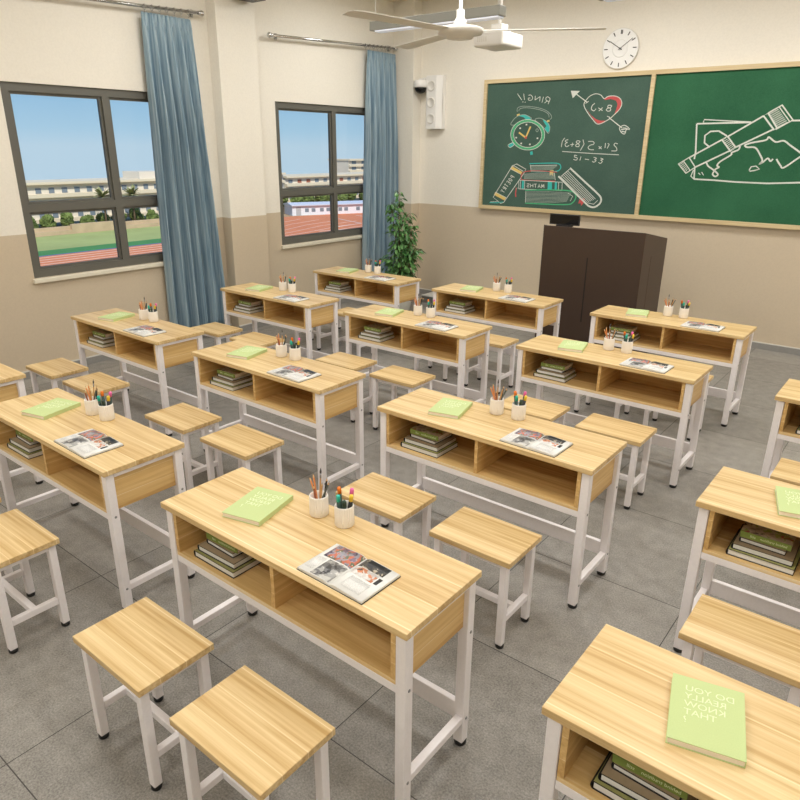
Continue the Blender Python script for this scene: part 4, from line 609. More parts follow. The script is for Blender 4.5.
bm = BM(); box(bm, -.175, .175, -.0, .022, .012, .125); bevel(bm, .004); obj('screen', bm, 'black_case', mn)
bm = BM(); box(bm, -.165, .165, -.0015, .0005, .025, .115); obj('back_cover', bm, 'black_gloss', mn)
bm = BM(); box(bm, -.08, .08, -.03, .07, -.006, .014); obj('stand', bm, 'black_case', mn)

pl = thing('potted_plant', 'leafy green ficus in a white pot standing in the front corner', 'plant', (-5.60, 7.10, 0))
bm = BM(); lathe(bm, [(.11, 0), (.135, .02), (.155, .13), (.165, .15), (.165, .165), (.15, .165), (.14, .14)], 40); obj('pot', bm, 'pot', pl)
bm = BM(); lathe(bm, [(.139, .138), (.139, .150), (.05, .155)], 32); obj('soil', bm, 'soil', pl)
rnd = random.Random(11); bm = BM(); lf = BM(); tips = []
for s in range(7):
    a0 = rnd.uniform(0, 6.28); h = [1.54, 1.42, 1.26, 1.12, 1.0, .85, .7][s]
    rr = [.05, .12, .15, .16, .18, .19, .18][s]
    p = [Vector((.03 * math.cos(a0), .03 * math.sin(a0), .145))]
    for k in range(1, 9):
        t = k / 8; p.append(Vector((math.cos(a0) * rr * t ** 1.3 + rnd.uniform(-.015, .015), math.sin(a0) * rr * t ** 1.3 + rnd.uniform(-.015, .015), .145 + (h - .145) * t)))
    tube(bm, p, [.010 - .0009 * k for k in range(9)], 6)
    for k in range(1, 9):
        for q in range(25 if k > 1 else 12):
            t = rnd.random(); base = p[k - 1].lerp(p[k], t)
            a = rnd.uniform(0, 6.28); tw = rnd.uniform(.02, .13) * (1.15 - .75 * max(0, base.z - .5) / 1.0)
            b2 = base + Vector((math.cos(a) * tw, math.sin(a) * tw, rnd.uniform(-.02, .05)))
            tube(bm, [base, b2], .0016, 4, cap=False)
            dirv = Vector((math.cos(a), math.sin(a), rnd.uniform(-1.1, .1))).normalized()
            L = rnd.uniform(.05, .085); side = dirv.cross(Vector((0, 0, 1))).normalized(); side.rotate(Matrix.Rotation(rnd.uniform(-.9, .9), 3, dirv))
            nn = side.cross(dirv)
            rows = []
            for f in (0, .2, .45, .7, .9, 1.0):
                wdt = L * .24 * math.sin(PI * min(1, f * .93 + .07)) ** .8 if f < 1 else .0006
                c = b2 + dirv * L * f - Vector((0, 0, 1)) * L * .25 * f * f
                rows.append([lf.verts.new(c - side * wdt + nn * wdt * .35), lf.verts.new(c), lf.verts.new(c + side * wdt + nn * wdt * .35)])
            for r0, r1 in zip(rows, rows[1:]):
                for j in (0, 1):
                    ff = lf.faces.new((r0[j], r0[j + 1], r1[j + 1], r1[j])); ff.smooth = True
obj('stems', bm, 'stem', pl); obj('foliage', lf, 'leaf', pl, fix=False)

# ------------------------------------------------------------------ ceiling things
MAT['diffuser'] = plain('lamp diffuser', rgb(226, 230, 240), .4, emit=rgb(225, 232, 250), es=.25)
def lamp(x0, x1, y, z, label):
    root = thing('pendant_lamp', label, 'lamp', ((x0 + x1) / 2, y, z), group='linear pendant lamps under the ceiling')
    L = (x1 - x0) / 2
    bm = BM(); w = .055; h = .09
    box(bm, -L, L, -w, w, .012, h); bevel(bm, .006); obj('lamp_housing', bm, 'fixture', root)
    bm = BM(); box(bm, -L + .06, L - .02, -w + .008, w - .008, .0, .0125); obj('diffuser', bm, 'diffuser', root)
    bm = BM()
    tube(bm, [(-L + .03, 0, h - .002), (-L + .03, 0, H - z)], .0035, 8); obj('hanger', bm, 'white_plastic', root)
    bm = BM(); tube(bm, [(L - .05, 0, h - .002), (L - .05, 0, H - z)], .0035, 8); obj('hanger', bm, 'white_plastic', root)
PANEL_W = (20.5, 20.5, 22, 31)
lamp(-4.73, -3.31, 5.545, 3.1, 'grey linear pendant lamp hanging behind the fan')
lamp(-2.42, -1.0, 5.4, 3.1, 'grey linear pendant lamp at the top edge beside the clock')
MAT['added_panel_glow'] = plain('added ceiling panel glow', rgb(250, 248, 240), .5, emit=rgb(255, 250, 238), es=2.0)  # glowing face of the added overhead panels
for ix, px_ in enumerate((-5.0, -2.9, -.8, 1.3)):  # unseen light panels, added overhead to brighten the whole room
    for iy, py_ in enumerate((-1.2, 1.4, 4.0, 6.55)):
        root = thing('added_ceiling_panel', 'square white ceiling light panel, unseen, added to light the room', 'lamp', (px_, py_, H - .03), group='added ceiling light panels')
        bm = BM(); q = .46
        for a in (-q, q - .03): box(bm, a, a + .03, -q, q, 0, .03); box(bm, -q + .03, q - .03, a, a + .03, 0, .03)
        obj('added_panel_frame', bm, 'white_plastic', root)
        bm = BM(); box(bm, -q + .03, q - .03, -q + .03, q - .03, .008, .0295); obj('diffuser', bm, 'added_panel_glow', root)
        la = bpy.data.lights.new('added_panel_light', 'AREA'); la.shape = 'SQUARE'; la.size = .84; la.energy = PANEL_W[iy]; la.color = (1.0, .99, .975)
        lo = bpy.data.objects.new('added_panel_light', la); COL.objects.link(lo); lo.parent = root; lo.location = (0, 0, .004)
fan = thing('ceiling_fan', 'white three-bladed ceiling fan hanging in front of the corner', 'fan', (-3.012, 4.475, 2.85))
bm = BM(); lathe(bm, [(.03, -.052), (.09, -.05), (.10, -.03), (.155, -.022), (.165, -.005), (.165, .012), (.14, .022), (.05, .04)], 40); obj('motor', bm, 'offwhite', fan)
bm = BM(); lathe(bm, [(.05, .035), (.045, .06), (.028, .085), (.028, .13), (.013, .14), (.013, H - 2.85 - .06), (.05, H - 2.85 - .04), (.06, H - 2.85 - .001)], 24); obj('down_rod', bm, 'white_plastic', fan)
for ang in (259.5, 28.2, 152.0):
    bm = BM(); rows = []
    for k in range(13):
        t = k / 12; r = .14 + t * .86; w = .045 + .03 * t if t < .97 else .06
        lead = .02 * t
        th = .0035
        tl = -(.12 - .05 * t)
        ring = []
        for (c, z) in ((-w + lead, 0), (w + lead, 0)):
            zz = c * math.tan(-tl)
            ring.append((Vector((r, c, zz)), Vector((r, c, zz + th))))
        mid = Vector((r, lead, lead * math.tan(-tl) + .006)), Vector((r, lead, lead * math.tan(-tl) + .006 + th))
        rows.append([bm.verts.new(v) for v in (ring[0][0], mid[0], ring[1][0], ring[1][1], mid[1], ring[0][1])])
    for a, b in zip(rows, rows[1:]):
        for i in range(6): f = bm.faces.new((a[i], a[(i + 1) % 6], b[(i + 1) % 6], b[i]))
    bm.faces.new(rows[0][::-1]); bm.faces.new(rows[-1])
    obj('fan_blade', bm, 'offwhite', fan, loc=(0, 0, -.004), rot=(0, 0, math.radians(ang)))

pj = thing('projector', 'white projector hanging from a ceiling mount behind the fan', 'projector', (-3.74, 6.2, 2.97))
bm = BM(); box(bm, -.17, .15, -.17, .22, 0, .125); bevel(bm, .022, 3); obj('projector_body', bm, 'white_plastic', pj)
bm = BM(); box(bm, -.08, .08, -.06, .10, .124, .15); box(bm, -.06, .06, -.04, .08, .15, .20); bevel(bm, .006); obj('mount_plate', bm, 'white_plastic', pj)
bm = BM(); tube(bm, [(.0, .02, .19), (.0, .02, H - 2.97)], .016, 12); obj('mount_pole', bm, 'white_plastic', pj)
bm = BM(); lathe(bm, [(.045, 0), (.045, .012), (.036, .014), (.034, .006), (.01, .004)], 24); obj('lens', bm, 'black_gloss', pj, loc=(-.07, .22, .06), rot=(-PI / 2, 0, 0))
bm = BM()
for i in range(5): box(bm, -.12 + i * .022, -.108 + i * .022, -.172, -.168, .04, .085)
obj('vent', bm, 'offwhite', pj)

# ------------------------------------------------------------------ desks and stools
L, W = 1.241, .412
def make_desk():
    t = thing('school_desk', 'x', 'desk')
    def o(name, bm, m, p=t):
        for v in bm.verts: v.co -= Vector((L / 2, W / 2, 0))
        return obj(name, bm, m, p)
    bm = BM(); box(bm, 0, L, 0, W, .725, .75); bevel(bm, .0022); o('tabletop', bm, 'wood_top')
    for x in (.012, L - .052):
        for y in (.012, W - .052):
            bm = BM(); box(bm, x, x + .04, y, y + .04, .018, .7245); bevel(bm, .004); lg = o('leg', bm, 'paint')
            bm = BM(); lathe(bm, [(.021, 0), (.0225, .003), (.0225, .014), (.017, .0185)], 14, x + .02, y + .02); f = o('foot_cap', bm, 'rubber', lg)
            xo = x - .001 if x < .5 else x + .041
            for z in (.512, .128):
                bm = BM(); s = -1 if x < .5 else 1
                lathe(bm, [(.006, 0), (.006, .0015), (.004, .003)], 12); bmesh.ops.rotate(bm, verts=list(bm.verts), cent=(0, 0, 0), matrix=Matrix.Rotation(s * PI / 2, 3, 'Y')); bmesh.ops.translate(bm, verts=list(bm.verts), vec=(xo - s * .0012, y + .02, z)); o('screw', bm, 'steel', lg)
    bm = BM(); box(bm, .054, L - .054, .016, W - .016, .522, .538); bevel(bm, .001, 1); o('shelf_board', bm, 'wood_box')
    for s in (0, 1):
        bm = BM()
        X = lambda v: v if s == 0 else L - v
        box(bm, X(.0545), X(.073), .016, W - .016, .538, .7245)
        box(bm, X(.032), X(.0545), .0525, W - .0525, .535, .7245); o('side_panel', bm, 'wood_side')
    bm = BM(); box(bm, .622, .640, .018, W - .032, .538, .7245); o('divider', bm, 'wood_side')
    bm = BM(); box(bm, .073, L - .073, W - .032, W - .018, .538, .7245); o('back_panel', bm, 'wood_back')
    for y in (.016, W - .041):
        bm = BM(); box(bm, .052, L - .052, y, y + .025, .490, .5215); bevel(bm, .003); o('box_rail', bm, 'paint')
    for x in (.014, L - .032):
        bm = BM(); box(bm, x, x + .018, .0525, W - .0525, .702, .7245); bevel(bm, .002); o('top_rail', bm, 'paint')
        x2 = .015 if x < .5 else L - .045
        bm = BM(); box(bm, x2, x2 + .03, .052, W - .052, .112, .142); bevel(bm, .003); o('side_rail', bm, 'paint')
    bm = BM(); box(bm, .052, L - .052, W - .046, W - .022, .115, .190); bevel(bm, .003); o('stretcher', bm, 'paint')
    return t
SW, SD, SH = .415, .29, .46
def make_stool():
    t = thing('stool', 'x', 'stool')
    bm = BM(); box(bm, -SW / 2, SW / 2, -SD / 2, SD / 2, SH - .026, SH); bevel(bm, .0022); obj('seat', bm, 'wood_seat', t)
    for x in (-.172, .172):
        for y in (-.116, .116):
            bm = BM(); box(bm, x - .0165, x + .0165, y - .0165, y + .0165, .018, SH - .0265); bevel(bm, .004); lg = obj('leg', bm, 'paint', t)
            bm = BM(); lathe(bm, [(.0175, 0), (.019, .003), (.019, .014), (.013, .0185)], 14, x, y); obj('foot_cap', bm, 'rubber', lg)
    bm = BM()
    for y in (-.124, .106): box(bm, -.155, .155, y, y + .018, SH - .052, SH - .0265)
    for x in (-.186, .168): box(bm, x, x + .018, -.099, .099, SH - .052, SH - .0265)
    obj('seat_frame', bm, 'paint', t)
    for x in (-.172, .172):
        bm = BM(); box(bm, x - .013, x + .013, -.099, .099, .128, .158); bevel(bm, .003); obj('side_rail', bm, 'paint', t)
    bm = BM(); box(bm, -.159, .159, -.014, .014, .128, .158); bevel(bm, .003); obj('stretcher', bm, 'paint', t)
    return t

# small things ----------------------------------------------------------
def make_green_book():
    t = thing('green_book', 'x', 'book'); w, h, th = .172, .230, .020
    bm = BM(); box(bm, -w / 2, w / 2, -h / 2, h / 2, 0, .0018); box(bm, -w / 2, w / 2, -h / 2, h / 2, th - .0018, th); box(bm, w / 2 - .0018, w / 2, -h / 2, h / 2, .0018, th - .0018)
    obj('cover', bm, 'green_cover', t)
    bm = BM(); box(bm, -w / 2 + .003, w / 2 - .002, -h / 2 + .003, h / 2 - .003, .0018, th - .0018); obj('page_block', bm, 'paper', t)
    # the writing reads in mirror image, as in the photograph; the lines end flush on the left
    bm = text_mesh('DO YOU\nREALLY\nKNOW\nTHAT\n?', .0295, True, .0003, 'RIGHT')
    bmesh.ops.translate(bm, verts=list(bm.verts), vec=(-.054, .062, th + .0003)); o = obj('lettering', bm, 'pale_print', t, fix=False); o['label'] = 'pale cover lettering'
    return t
def make_stack_book(name, w, d, th, top):
    t = thing(name, 'x', 'book')
    bm = BM(); c = .0028
    box(bm, -w / 2, w / 2, -d / 2, d / 2, 0, c); box(bm, -w / 2, w / 2, -d / 2, d / 2, th - c, th - .0006)
    # rounded spine on the left
    n = 8; pts = [(-w / 2 - (th / 2) * .45 * math.sin(PI * i / n), th / 2 - th / 2 * math.cos(PI * i / n)) for i in range(n + 1)]
    inn = [(-w / 2 - (th / 2 - c) * .45 * math.sin(PI * i / n) + .0, th / 2 - (th / 2 - c) * math.cos(PI * i / n)) for i in range(n, -1, -1)]
    poly_prism(bm, pts + inn, d, 'y', -d / 2); obj('cover', bm, 'black_cover', t)
    bm = BM(); box(bm, -w / 2 + .002, w / 2 - .0025, -d / 2 + .003, d / 2 - .003, c, th - c); obj('page_block', bm, 'page', t)
    bm = BM(); box(bm, -w / 2 + .001, w / 2 - .001, -d / 2 + .001, d / 2 - .001, th - .0006, th); obj('cover_cloth', bm, top, t)
    return t
def make_spine_book():
    t = thing('garden_book', 'x', 'book'); w, d, th = .184, .15, .026; c = .0025
    bm = BM(); box(bm, -w / 2, w / 2, -d / 2, -d / 2 + c, 0, th); obj('spine', bm, 'spine_green', t)
    bm = BM(); box(bm, -w / 2, w / 2, -d / 2 + c, d / 2, 0, c); box(bm, -w / 2, w / 2, -d / 2 + c, d / 2, th - c, th); obj('cover', bm, 'ph_cover', t)
    bm = BM(); box(bm, -w / 2 + .003, w / 2 - .003, -d / 2 + c, d / 2 - .003, c, th - c); obj('page_block', bm, 'paper', t)
    for s, x in (('still', -.035), ('behind tradition', .078)):
        bm = text_mesh(s, .0150, True, .0002, 'LEFT')
        for v in bm.verts: v.co = Vector((v.co.x, -d / 2 - .0003 - v.co.z, v.co.y))
        bmesh.ops.translate(bm, verts=list(bm.verts), vec=(x, 0, .0085)); o = obj('spine_lettering', bm, 'pale_print', t, fix=False); o['label'] = 'pale lettering on the green spine'
    return t
def page_h(s):      # s: 0 at the spine .. 1 at the outer edge
    return .0045 + .0095 * math.sin(min(1, s * 5.0) * PI / 2) * (1 - .72 * s)
def make_magazine():
    t = thing('open_magazine', 'x', 'magazine'); hw, hd = .145, .094
    bm = BM(); box(bm, -hw - .003, hw + .003, -hd - .002, hd + .002, 0, .0015); obj('cover', bm, 'black_cover', t)
    for s in (-1, 1):
        bm = BM(); n = 16; top, bot = [], []
        for i in range(n + 1):
            u = i / n; x = s * u * hw
            top.append([bm.verts.new((x, y, .0015 + page_h(u))) for y in (-hd, hd)]); bot.append([bm.verts.new((x, y, .0015)) for y in (-hd, hd)])
        for i in range(n):
            f = bm.faces.new((top[i][0], top[i + 1][0], top[i + 1][1], top[i][1])); f.smooth = True
            bm.faces.new((bot[i][0], bot[i][1], bot[i + 1][1], bot[i + 1][0]))
            for k in (0, 1): bm.faces.new((top[i][k], top[i + 1][k], bot[i + 1][k], bot[i][k]))
        for i in (0, n): bm.faces.new((top[i][0], top[i][1], bot[i][1], bot[i][0]))
        obj('page_block', bm, 'page', t)
    def patch(name, s, u0, u1, y0, y1, m, lab):
        bm = BM(); n = 10; rows = []
        for i in range(n + 1):
            u = u0 + (u1 - u0) * i / n; rows.append([bm.verts.new((s * u * hw, y * hd, .0015 + page_h(u) + .0004)) for y in (y0, y1)])
        for a, b in zip(rows, rows[1:]):
            f = bm.faces.new((a[0], b[0], b[1], a[1])); f.smooth = True
            if f.normal.z < 0: f.normal_flip()
        o = obj(name, bm, m, t, fix=False); o['label'] = lab
        md = o.modifiers.new('t', 'SOLIDIFY'); md.thickness = .0002; md.offset = -1
    patch('printed_picture', -1, .02, .88, .12, .97, 'ph_street', 'street picture')
    patch('printed_picture', -1, .04, .62, -.95, .06, 'ph_grey', 'grey interior picture')
    patch('text_block', -1, .68, .94, -.75, .02, 'text', 'grey text column')
    patch('printed_picture', 1, .03, .78, .45, .97, 'ph_dark', 'dark picture with white lamp')
    patch('printed_picture', 1, .03, .72, -.05, .42, 'ph_warm', 'room picture')
    patch('text_block', 1, .22, .80, -.82, -.16, 'text', 'grey text column')
    patch('printed_picture', 1, .76, .86, -.03, .34, 'ph_dark', 'small dark picture')
    return t
def make_cup(r=.0355, h=.085):
    t = thing('ribbed_cup', 'x', 'cup')
    def rib(k, i): return (.0013 if (i % 4) in (0, 1) else -.0016) if 1 <= k <= 3 else 0
    bm = BM(); n = 96; prof = [(r - .003, 0), (r, .004), (r, h * .5), (r, h - .008), (r + .0002, h - .003), (r - .0015, h), (r - .0035, h - .002), (r - .004, .006)]
    lathe(bm, prof, n, rib=rib); obj('cup_body', bm, 'ceramic', t)
    return t
def make_pencil(name, body, ln, r, tip='barewood', brush=False):
    t = thing(name, 'x', 'paintbrush' if brush else 'pencil')
    bm = BM(); lathe(bm, [(r * .9, 0), (r, .001), (r, ln - .016)] if not brush else [(r * .5, 0), (r, .04), (r * 1.1, ln - .04), (r * .8, ln - .02)], 6 if not brush else 10, smooth=False); obj('barrel', bm, body, t)
    if brush:
        bm = BM(); lathe(bm, [(r, 0), (r * 1.1, .018)], 10, z0=ln - .02); obj('ferrule', bm, 'steel', t)
        bm = BM(); lathe(bm, [(r, 0), (r * 1.3, .008), (r * .3, .022)], 10, z0=ln - .002); obj('bristles', bm, 'lead', t)
    else:
        bm = BM(); lathe(bm, [(r, 0), (r * .35, .011)], 6, z0=ln - .016, smooth=False); obj('sharpened_tip', bm, tip, t)
        bm = BM(); lathe(bm, [(r * .35, 0), (.0003, .005)], 6, z0=ln - .005, smooth=False); obj('point', bm, 'lead' if body != 'orange' else 'lead', t)
    return t
def make_marker(cap, body='dkgreen', ln=.14):
    t = thing('marker_pen', 'x', 'marker pen')
    bm = BM(); lathe(bm, [(.006, 0), (.0074, .004), (.0074, ln - .026)], 14); obj('barrel', bm, body, t)
    bm = BM(); lathe(bm, [(.008, 0), (.008, .019), (.0066, .025), (.0045, .026)], 14, z0=ln - .026); obj('cap', bm, cap, t)
    return t

desk0, stool0 = make_desk(), make_stool()
gbook0 = make_green_book(); mag0 = make_magazine(); cup0 = make_cup()
st0 = [make_stack_book('black_edged_book', .240, .20, .027, 'olive_cover'), make_stack_book('black_edged_book', .216, .19, .025, 'tan_cover'), make_stack_book('black_edged_book', .165, .16, .020, 'tan_cover'), make_spine_book()]
# pencils: mesh, foot offset in the cup, lean direction (deg), lean (deg), words
PC = [(make_pencil('pencil', 'orange', .150, .0036), 175, 27, 'orange pencil leaning furthest left', 'pencil'),
      (make_pencil('paintbrush', 'tan', .150, .0030, brush=True), 120, 11, 'tall slim tan paintbrush', 'paintbrush'),
      (make_pencil('pencil', 'orange', .152, .0036), 160, 15, 'tall orange pencil left of centre', 'pencil'),
      (make_pencil('pencil', 'redbrown', .135, .0040), 285, 9, 'short red-brown pencil in front', 'pencil'),
      (make_pencil('pencil', 'black', .145, .0038), 60, 9, 'black pencil at the back', 'pencil'),
      (make_pencil('pencil', 'tan', .155, .0036), 335, 17, 'tan pencil leaning right', 'pencil'),
      (make_pencil('pencil', 'slate', .156, .0038), 12, 23, 'grey-green pencil leaning furthest right', 'pencil')]
MK = [(make_marker('capor', 'dkgreen', .136), 165, 9, 'orange-capped marker'), (make_marker('teal', 'dkgreen', .126), 265, 4, 'teal marker'),
      (make_marker('pink', 'dkgreen', .138), 60, 6, 'pink-capped marker'), (make_marker('yellow', 'black', .126), 10, 10, 'yellow-capped marker'), (make_marker('dkgreen', 'dkgreen', .108), 315, 8, 'dark green marker')]
used = set()
def place(src, loc, rot, label, group, name=None):
    if src.name in used: o = copy_tree(src)
    else: used.add(src.name); o = src
    o.location = loc; o.rotation_euler = rot
    o['label'] = label; o['group'] = group
    return o
def lean_euler(az, tilt):
    return (Matrix.Rotation(math.radians(az), 3, 'Z') @ Matrix.Rotation(math.radians(tilt), 3, 'Y')).to_euler()

CX = {0: (-5.523, -5.50), 1: (-3.866, -3.893), 2: (-2.21, -2.23), 3: (-.538, -.554)}
DESKS = {(0, 0): (-5.50, 1.265), (1, 0): (-3.866, 1.267), (2, 0): (-2.21, 1.275), (3, 0): (-.538, 1.279),
         (0, 1): (-5.523, 2.604), (1, 1): (-3.893, 2.614), (2, 1): (-2.23, 2.633), (3, 1): (-.554, 2.646),
         (0, 2): (-5.557, 4.146), (1, 2): (-3.916, 4.175), (2, 2): (-2.253, 4.208), (3, 2): (-.571, 4.233),
         (0, 3): (-5.597, 5.479), (1, 3): (-3.941, 5.506), (2, 3): (-2.274, 5.541)}
CN = ['window-side', 'second', 'third', 'fourth']; RN = ['nearest row', 'second row', 'third row', 'farthest row']
def where(c, r): return ('%s desk, %s' % (CN[c], RN[r])) if c == 0 else ('%s desk from windows, %s' % (CN[c], RN[r]))
for (c, r), (x, y) in DESKS.items():
    wh = where(c, r)
    place(desk0, (x + L / 2, y + W / 2, 0), (0, 0, 0), ('long oak-topped school desk with open shelf, the ' + wh), 'school desks in rows')
    for k, dx in ((0, .12), (1, .70)):
        cx, cy = x + dx + SW / 2, y - .467 + SD / 2
        if any(in_frame((cx + a * SW / 2, cy + b * SD / 2, z), -2) for a in (-1, 1) for b in (-1, 1) for z in (0.05, .46)):
            place(stool0, (cx, cy, 0), (0, 0, 0), 'oak-topped stool, %s of two before the %s' % (('left', 'right')[k], wh), 'stools in front of the desks')
    TZ = .75
    if (c, r) == (0, 0): continue
    def ok(px, py, pz, m=12): return in_frame((px, py, pz), m)
    bx, by = x + .338, y + .216
    if ok(bx, by, TZ, 40): place(gbook0, (bx, by, TZ + .0002), (0, 0, math.radians(14)), 'closed pale green book on the ' + wh, 'green books on the desks')
    mx, my = x + .903, y + .118
    if ok(mx, my, TZ, 30): place(mag0, (mx, my, TZ + .0002), (0, 0, math.radians(-1)), 'open illustrated magazine on the ' + wh, 'open magazines on the desks')
    sx, sy = x + .262, y + .138
    if ok(sx, sy, .58, 40):
        z = .5382
        for k, (dx, dy, th, wd) in enumerate(((0, .0, .027, 'largest black-edged book, bottom of the stack'), (-.001, .008, .025, 'second book up in the stack'), (-.005, .020, .020, 'small white-paged book third up in the stack'), (-.004, .022, .026, 'green-spined book topping the stack'))):
            place(st0[k], (sx + dx, sy + dy, z), (0, 0, math.radians((0, 1.0, -1.5, 1.5)[k])), '%s in %s' % (wd, wh), ('bottom books of the stacks', 'second books of the stacks', 'third books of the stacks', 'green spined books on the stacks')[k])
            z += th + .0003
    for (dx, dy, lst, cn) in ((.555, .333, PC, 'pencil cup'), (.683, .338, MK, 'marker cup')):
        px, py = x + dx, y + dy
        if not ok(px, py, .80, 14): continue
        place(cup0, (px, py, TZ + .0002), (0, 0, .3), 'white ribbed %s on the %s' % (cn, wh), 'white ribbed cups')
        for q, it in enumerate(lst):
            src, az, tilt, words = it[:4]
            rr = .0245 if tilt < 12 else .019
            # foot near the opposite side of the cup, the shaft leaning on the rim
            d = Vector((math.cos(math.radians(az)), math.sin(math.radians(az))))
            foot = Vector((px, py)) + d * (.0265 - .085 * math.tan(math.radians(tilt)))
            place(src, (foot.x, foot.y, TZ + .0095), lean_euler(az, tilt), '%s in cup on %s' % (words, wh), 'pencils in cups' if lst is PC else 'markers in cups')

# ------------------------------------------------------------------ outside: sports ground seen from an upper floor
G = -22.0
def ground_poly(name, pts, z, m, th=.05):
    bm = BM(); poly_prism(bm, pts, th, 'z', z); o = obj(name, bm, m); o['kind'] = 'structure'; return o
ground_poly('ground', [(-420, -150), (-420, 520), (-12, 520), (-12, -150)], G - 1, 'ground', 1.0)
ground_poly('running_track', [(-60, -40), (-161, -40), (-161.5, 105), (-163, 122), (-170, 138), (-180, 150), (-188, 158), (-192, 172), (-176, 232), (-60, 300)], G, 'track', .06)
ground_poly('sports_field', [(-170, -40), (-197, -40), (-197.5, 120), (-197, 150), (-191, 166), (-183, 154), (-172, 132), (-170, 110)], G, 'field_light', .07)
ground_poly('field_border', [(-161, -40), (-170, -40), (-170, 110), (-172, 132), (-183, 154), (-180, 150), (-170, 138), (-163, 122), (-161.5, 105)], G, 'field_dark', .08)
bm = BM()
def gline(pts, w, z=G + .06):
    seg = []
    P = [Vector(p) for p in pts]
    for i, p in enumerate(P):
        d = (P[min(i + 1, len(P) - 1)] - P[max(i - 1, 0)]).normalized(); n = Vector((-d.y, d.x)) * w / 2; seg.append((p + n, p - n))
    for (a, b), (c, d) in zip(seg, seg[1:]):
        poly_prism(bm, [tuple(a), tuple(b), tuple(d), tuple(c)], .06, 'z', z)
for k in range(7):
    x = -159 + k * 3.2
    gline([(x, -30), (x, 104), (x - 1, 122), (x - 8 + k, 140 + k), (x - 17 + 2 * k, 156 + 2 * k), (x - 22 + 3 * k, 172 + 3 * k)], .13)
gline([(-172, 182), (-156, 176), (-154, 160)], .5); gline([(-176, 196), (-158, 193)], .4); gline([(-150, 150), (-140, 190)], .4)
o = obj('track_lines', bm, 'track_line'); o['kind'] = 'structure'
bm = BM(); gline([(-161.2, -30), (-161.6, 105), (-163.2, 122), (-170.2, 138), (-180.2, 150), (-189, 159)], .9, G + .05); o = obj('track_kerb', bm, 'track_blue'); o['kind'] = 'structure'
bm = BM(); box(bm, -199.0, -197.8, 55, 150, G, G + 1.1); box(bm, -200.2, -199.0, 55, 150, G, G + 2.1); box(bm, -198.9, -197.75, 98, 112, G, G + 2.7)
o = obj('terrace_wall', bm, 'terrace'); o['kind'] = 'structure'

def facade(root, x, y0, y1, z0, z1, floors, step, win_h, mats=('bld', 'bwin'), redden=0):
    """facade facing +X: wall, one band per floor, each window a part"""
    bm = BM(); box(bm, x - 14, x, y0, y1, z0, z1); obj('wall', bm, mats[0], root)
    fh = (z1 - z0) / floors
    for f in range(floors):
        zb = z0 + f * fh
        bm = BM(); box(bm, x, x + 1.1, y0, y1, zb - .15, zb + .9); obj('balcony', bm, 'bld_roof', root)
        y = y0 + step * .35; k = 0
        while y + step * .5 < y1:
            bm = BM(); box(bm, x - .05, x + .12, y, y + step * .42, zb + 1.1, zb + 1.1 + win_h)
            obj('window', bm, 'bwin_red' if redden and (k % 4) in (1, 2) else mats[1], root); y += step; k += 1
    bm = BM(); box(bm, x - 14.4, x + 1.4, y0 - .4, y1 + .4, z1, z1 + .7); obj('roof', bm, 'bld_roof', root)
b1 = thing('school_building', 'long white school building beyond the field, seen through the nearer window', 'building'); facade(b1, -211, 55, 141, -19.6, -8.9, 3, 3.9, 1.5)
bm = BM(); box(bm, -222, -212, 130, 140, -8.2, -6.0); obj('stair_tower', bm, 'bld', b1)
b2 = thing('school_building', 'long cream building with red windows seen through the farther window', 'building'); facade(b2, -212, 194, 270, -19.0, -9.6, 3, 5.0, 1.3, redden=1)
b3 = thing('apartment_tower', 'white apartment tower behind the cream building, seen through farther window', 'building'); facade(b3, -250, 273, 300, -21, -4.4, 6, 7.5, 1.5)
b4 = thing('office_building', 'grey flat-roofed building at the left of the farther window view', 'building'); facade(b4, -211, 180, 192, -20, -8.2, 4, 20, 1.0, mats=('bld_grey', 'bwin'))
b5 = thing('changing_room_building', 'low white building beside the red track in farther window', 'building', (-192.5, 179, G), math.atan2(11.5, 26) * -1)
bm = BM(); box(bm, -9, 0, 0, 46, 0, 3.5); obj('wall', bm, 'lowbld', b5)
bm = BM(); poly_prism(bm, [(-9.6, 3.5), (.9, 3.5), (.9, 3.8), (-4, 4.5), (-9.6, 3.8)], 47, 'y', -.5); obj('roof', bm, 'lowroof', b5)
for k, y in enumerate((5, 7.6, 11, 13.6, 18.5, 21, 26, 29, 33, 36, 41)):
    bm = BM(); box(bm, -.05, .1, y, y + 1.5, 1.2, 2.5); obj('window', bm, 'bwin', b5)
bm = BM(); box(bm, -.05, .1, 1.5, 3.4, 0, 3.0); obj('door', bm, 'bld_grey', b5)

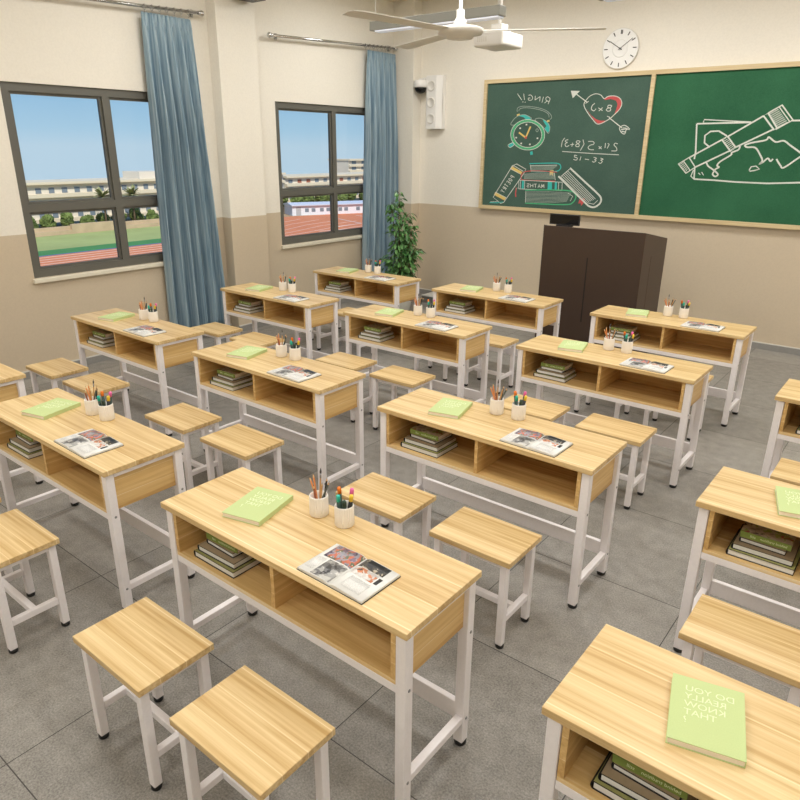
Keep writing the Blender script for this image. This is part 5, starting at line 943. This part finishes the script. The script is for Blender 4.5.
def tree(x, y, rad, hgt, label, group, seed, z=G, mat='tree'):
    rnd = random.Random(seed); t = thing('tree', label, 'tree', (x, y, z), group=group)
    bm = BM(); tube(bm, [(0, 0, 0), (0, 0, hgt * .7)], [.3, .12], 6); obj('trunk', bm, 'trunk', t)
    bm = BM()
    for i in range(9):
        a = rnd.uniform(0, 6.28); q = rnd.uniform(0, rad * .42); c = Vector((q * math.cos(a), q * math.sin(a), hgt - rad * .9 + rnd.uniform(-.5, .35) * rad))
        s = rad * rnd.uniform(.4, .62); r = bmesh.ops.create_icosphere(bm, subdivisions=3, radius=s)
        for v in r['verts']: v.co *= 1 + rnd.uniform(-.22, .22); v.co += c
    obj('crown', bm, mat, t)
def palm(x, y, hgt, label, seed, z=G):
    rnd = random.Random(seed); t = thing('palm_tree', label, 'palm tree', (x, y, z), group='palms before the school building')
    bm = BM(); tube(bm, [(0, 0, 0), (.1, .1, hgt * .5), (0, 0, hgt)], [.35, .28, .25], 8); obj('trunk', bm, 'trunk', t)
    bm = BM()
    for i in range(46):
        a = rnd.uniform(0, 6.28); el = rnd.uniform(-.6, 1.2); Ls = rnd.uniform(3.2, 4.8); p = Vector((0, 0, hgt)); d = Vector((math.cos(a) * math.cos(el), math.sin(a) * math.cos(el), math.sin(el)))
        s = d.cross(Vector((0, 0, 1))).normalized(); rows = []
        for k in range(7):
            tt = k / 6; w = .55 * math.sin(PI * (.1 + .85 * tt)); c = p + d * Ls * tt - Vector((0, 0, 1)) * 1.2 * tt * tt
            rows.append([bm.verts.new(c - s * w + Vector((0, 0, -.15 * w))), bm.verts.new(c), bm.verts.new(c + s * w + Vector((0, 0, -.15 * w)))])
        for a_, b_ in zip(rows, rows[1:]):
            for j in (0, 1): bm.faces.new((a_[j], a_[j + 1], b_[j + 1], b_[j]))
    obj('fronds', bm, 'palm', t, fix=False)
palm(-201.9, 110.8, 9.6, 'left palm tree before the white school building', 1, -22)
palm(-201.9, 120.4, 9.6, 'right palm tree before the white school building', 2, -22)
ny = [62 + 5.6 * i for i in range(14)]
for i, y in enumerate(ny):
    tree(-206.3, y, 2.4 + .2 * (i % 3), 4.7 + .35 * (i % 4), 'bushy tree at the foot of the long white school building', 'trees before the school building', 20 + i)
fy = [174 + 6.6 * i for i in range(12)]
for i, y in enumerate(fy):
    tree(-206.5 + 1.0 * (i % 2), y, 2.9 + .3 * (i % 3), 7.6 + .45 * (i % 3), 'dark green tree behind the low white building', 'trees behind the low white building', 60 + i)

# ------------------------------------------------------------------ light
w = bpy.data.worlds.new('sky'); SC.world = w; w.use_nodes = True; nt = w.node_tree; nt.nodes.clear()
out = N(nt, 'ShaderNodeOutputWorld'); bg = N(nt, 'ShaderNodeBackground'); tc = N(nt, 'ShaderNodeTexCoord'); sep = N(nt, 'ShaderNodeSeparateXYZ')
rp = N(nt, 'ShaderNodeValToRGB'); nt.links.new(tc.outputs['Generated'], sep.inputs[0]); nt.links.new(sep.outputs['Z'], rp.inputs[0])
e = rp.color_ramp.elements; e[0].position = 0.0; e[0].color = rgb(190, 214, 232); e[1].position = .6; e[1].color = rgb(66, 124, 190)
for p_, c_2 in ((.02, (172, 206, 230)), (.10, (132, 182, 222)), (.22, (104, 160, 212))):
    x_ = e.new(p_); x_.color = rgb(*c_2)
nt.links.new(rp.outputs[0], bg.inputs[0]); bg.inputs[1].default_value = 1.0; nt.links.new(bg.outputs[0], out.inputs[0])
sun = bpy.data.lights.new('sun', 'SUN'); sun.energy = 4.2; sun.color = (1, .93, .82); sun.angle = .01
so = bpy.data.objects.new('sun', sun); COL.objects.link(so)
so.rotation_euler = Vector((.62, -.35, .70)).to_track_quat('Z', 'Y').to_euler()

SC.view_settings.view_transform = 'Standard'; SC.view_settings.look = 'None'; SC.view_settings.gamma = 1.0; SC.view_settings.use_curve_mapping = False
SC.view_settings.exposure = 0.0
cy = SC.cycles
cy.use_denoising = True
try: cy.denoiser = 'OPENIMAGEDENOISE'
except Exception: pass
cy.max_bounces = 8; cy.diffuse_bounces = 5; cy.glossy_bounces = 3; cy.transparent_max_bounces = 8; cy.sample_clamp_indirect = 4.0
cy.caustics_reflective = False; cy.caustics_refractive = False
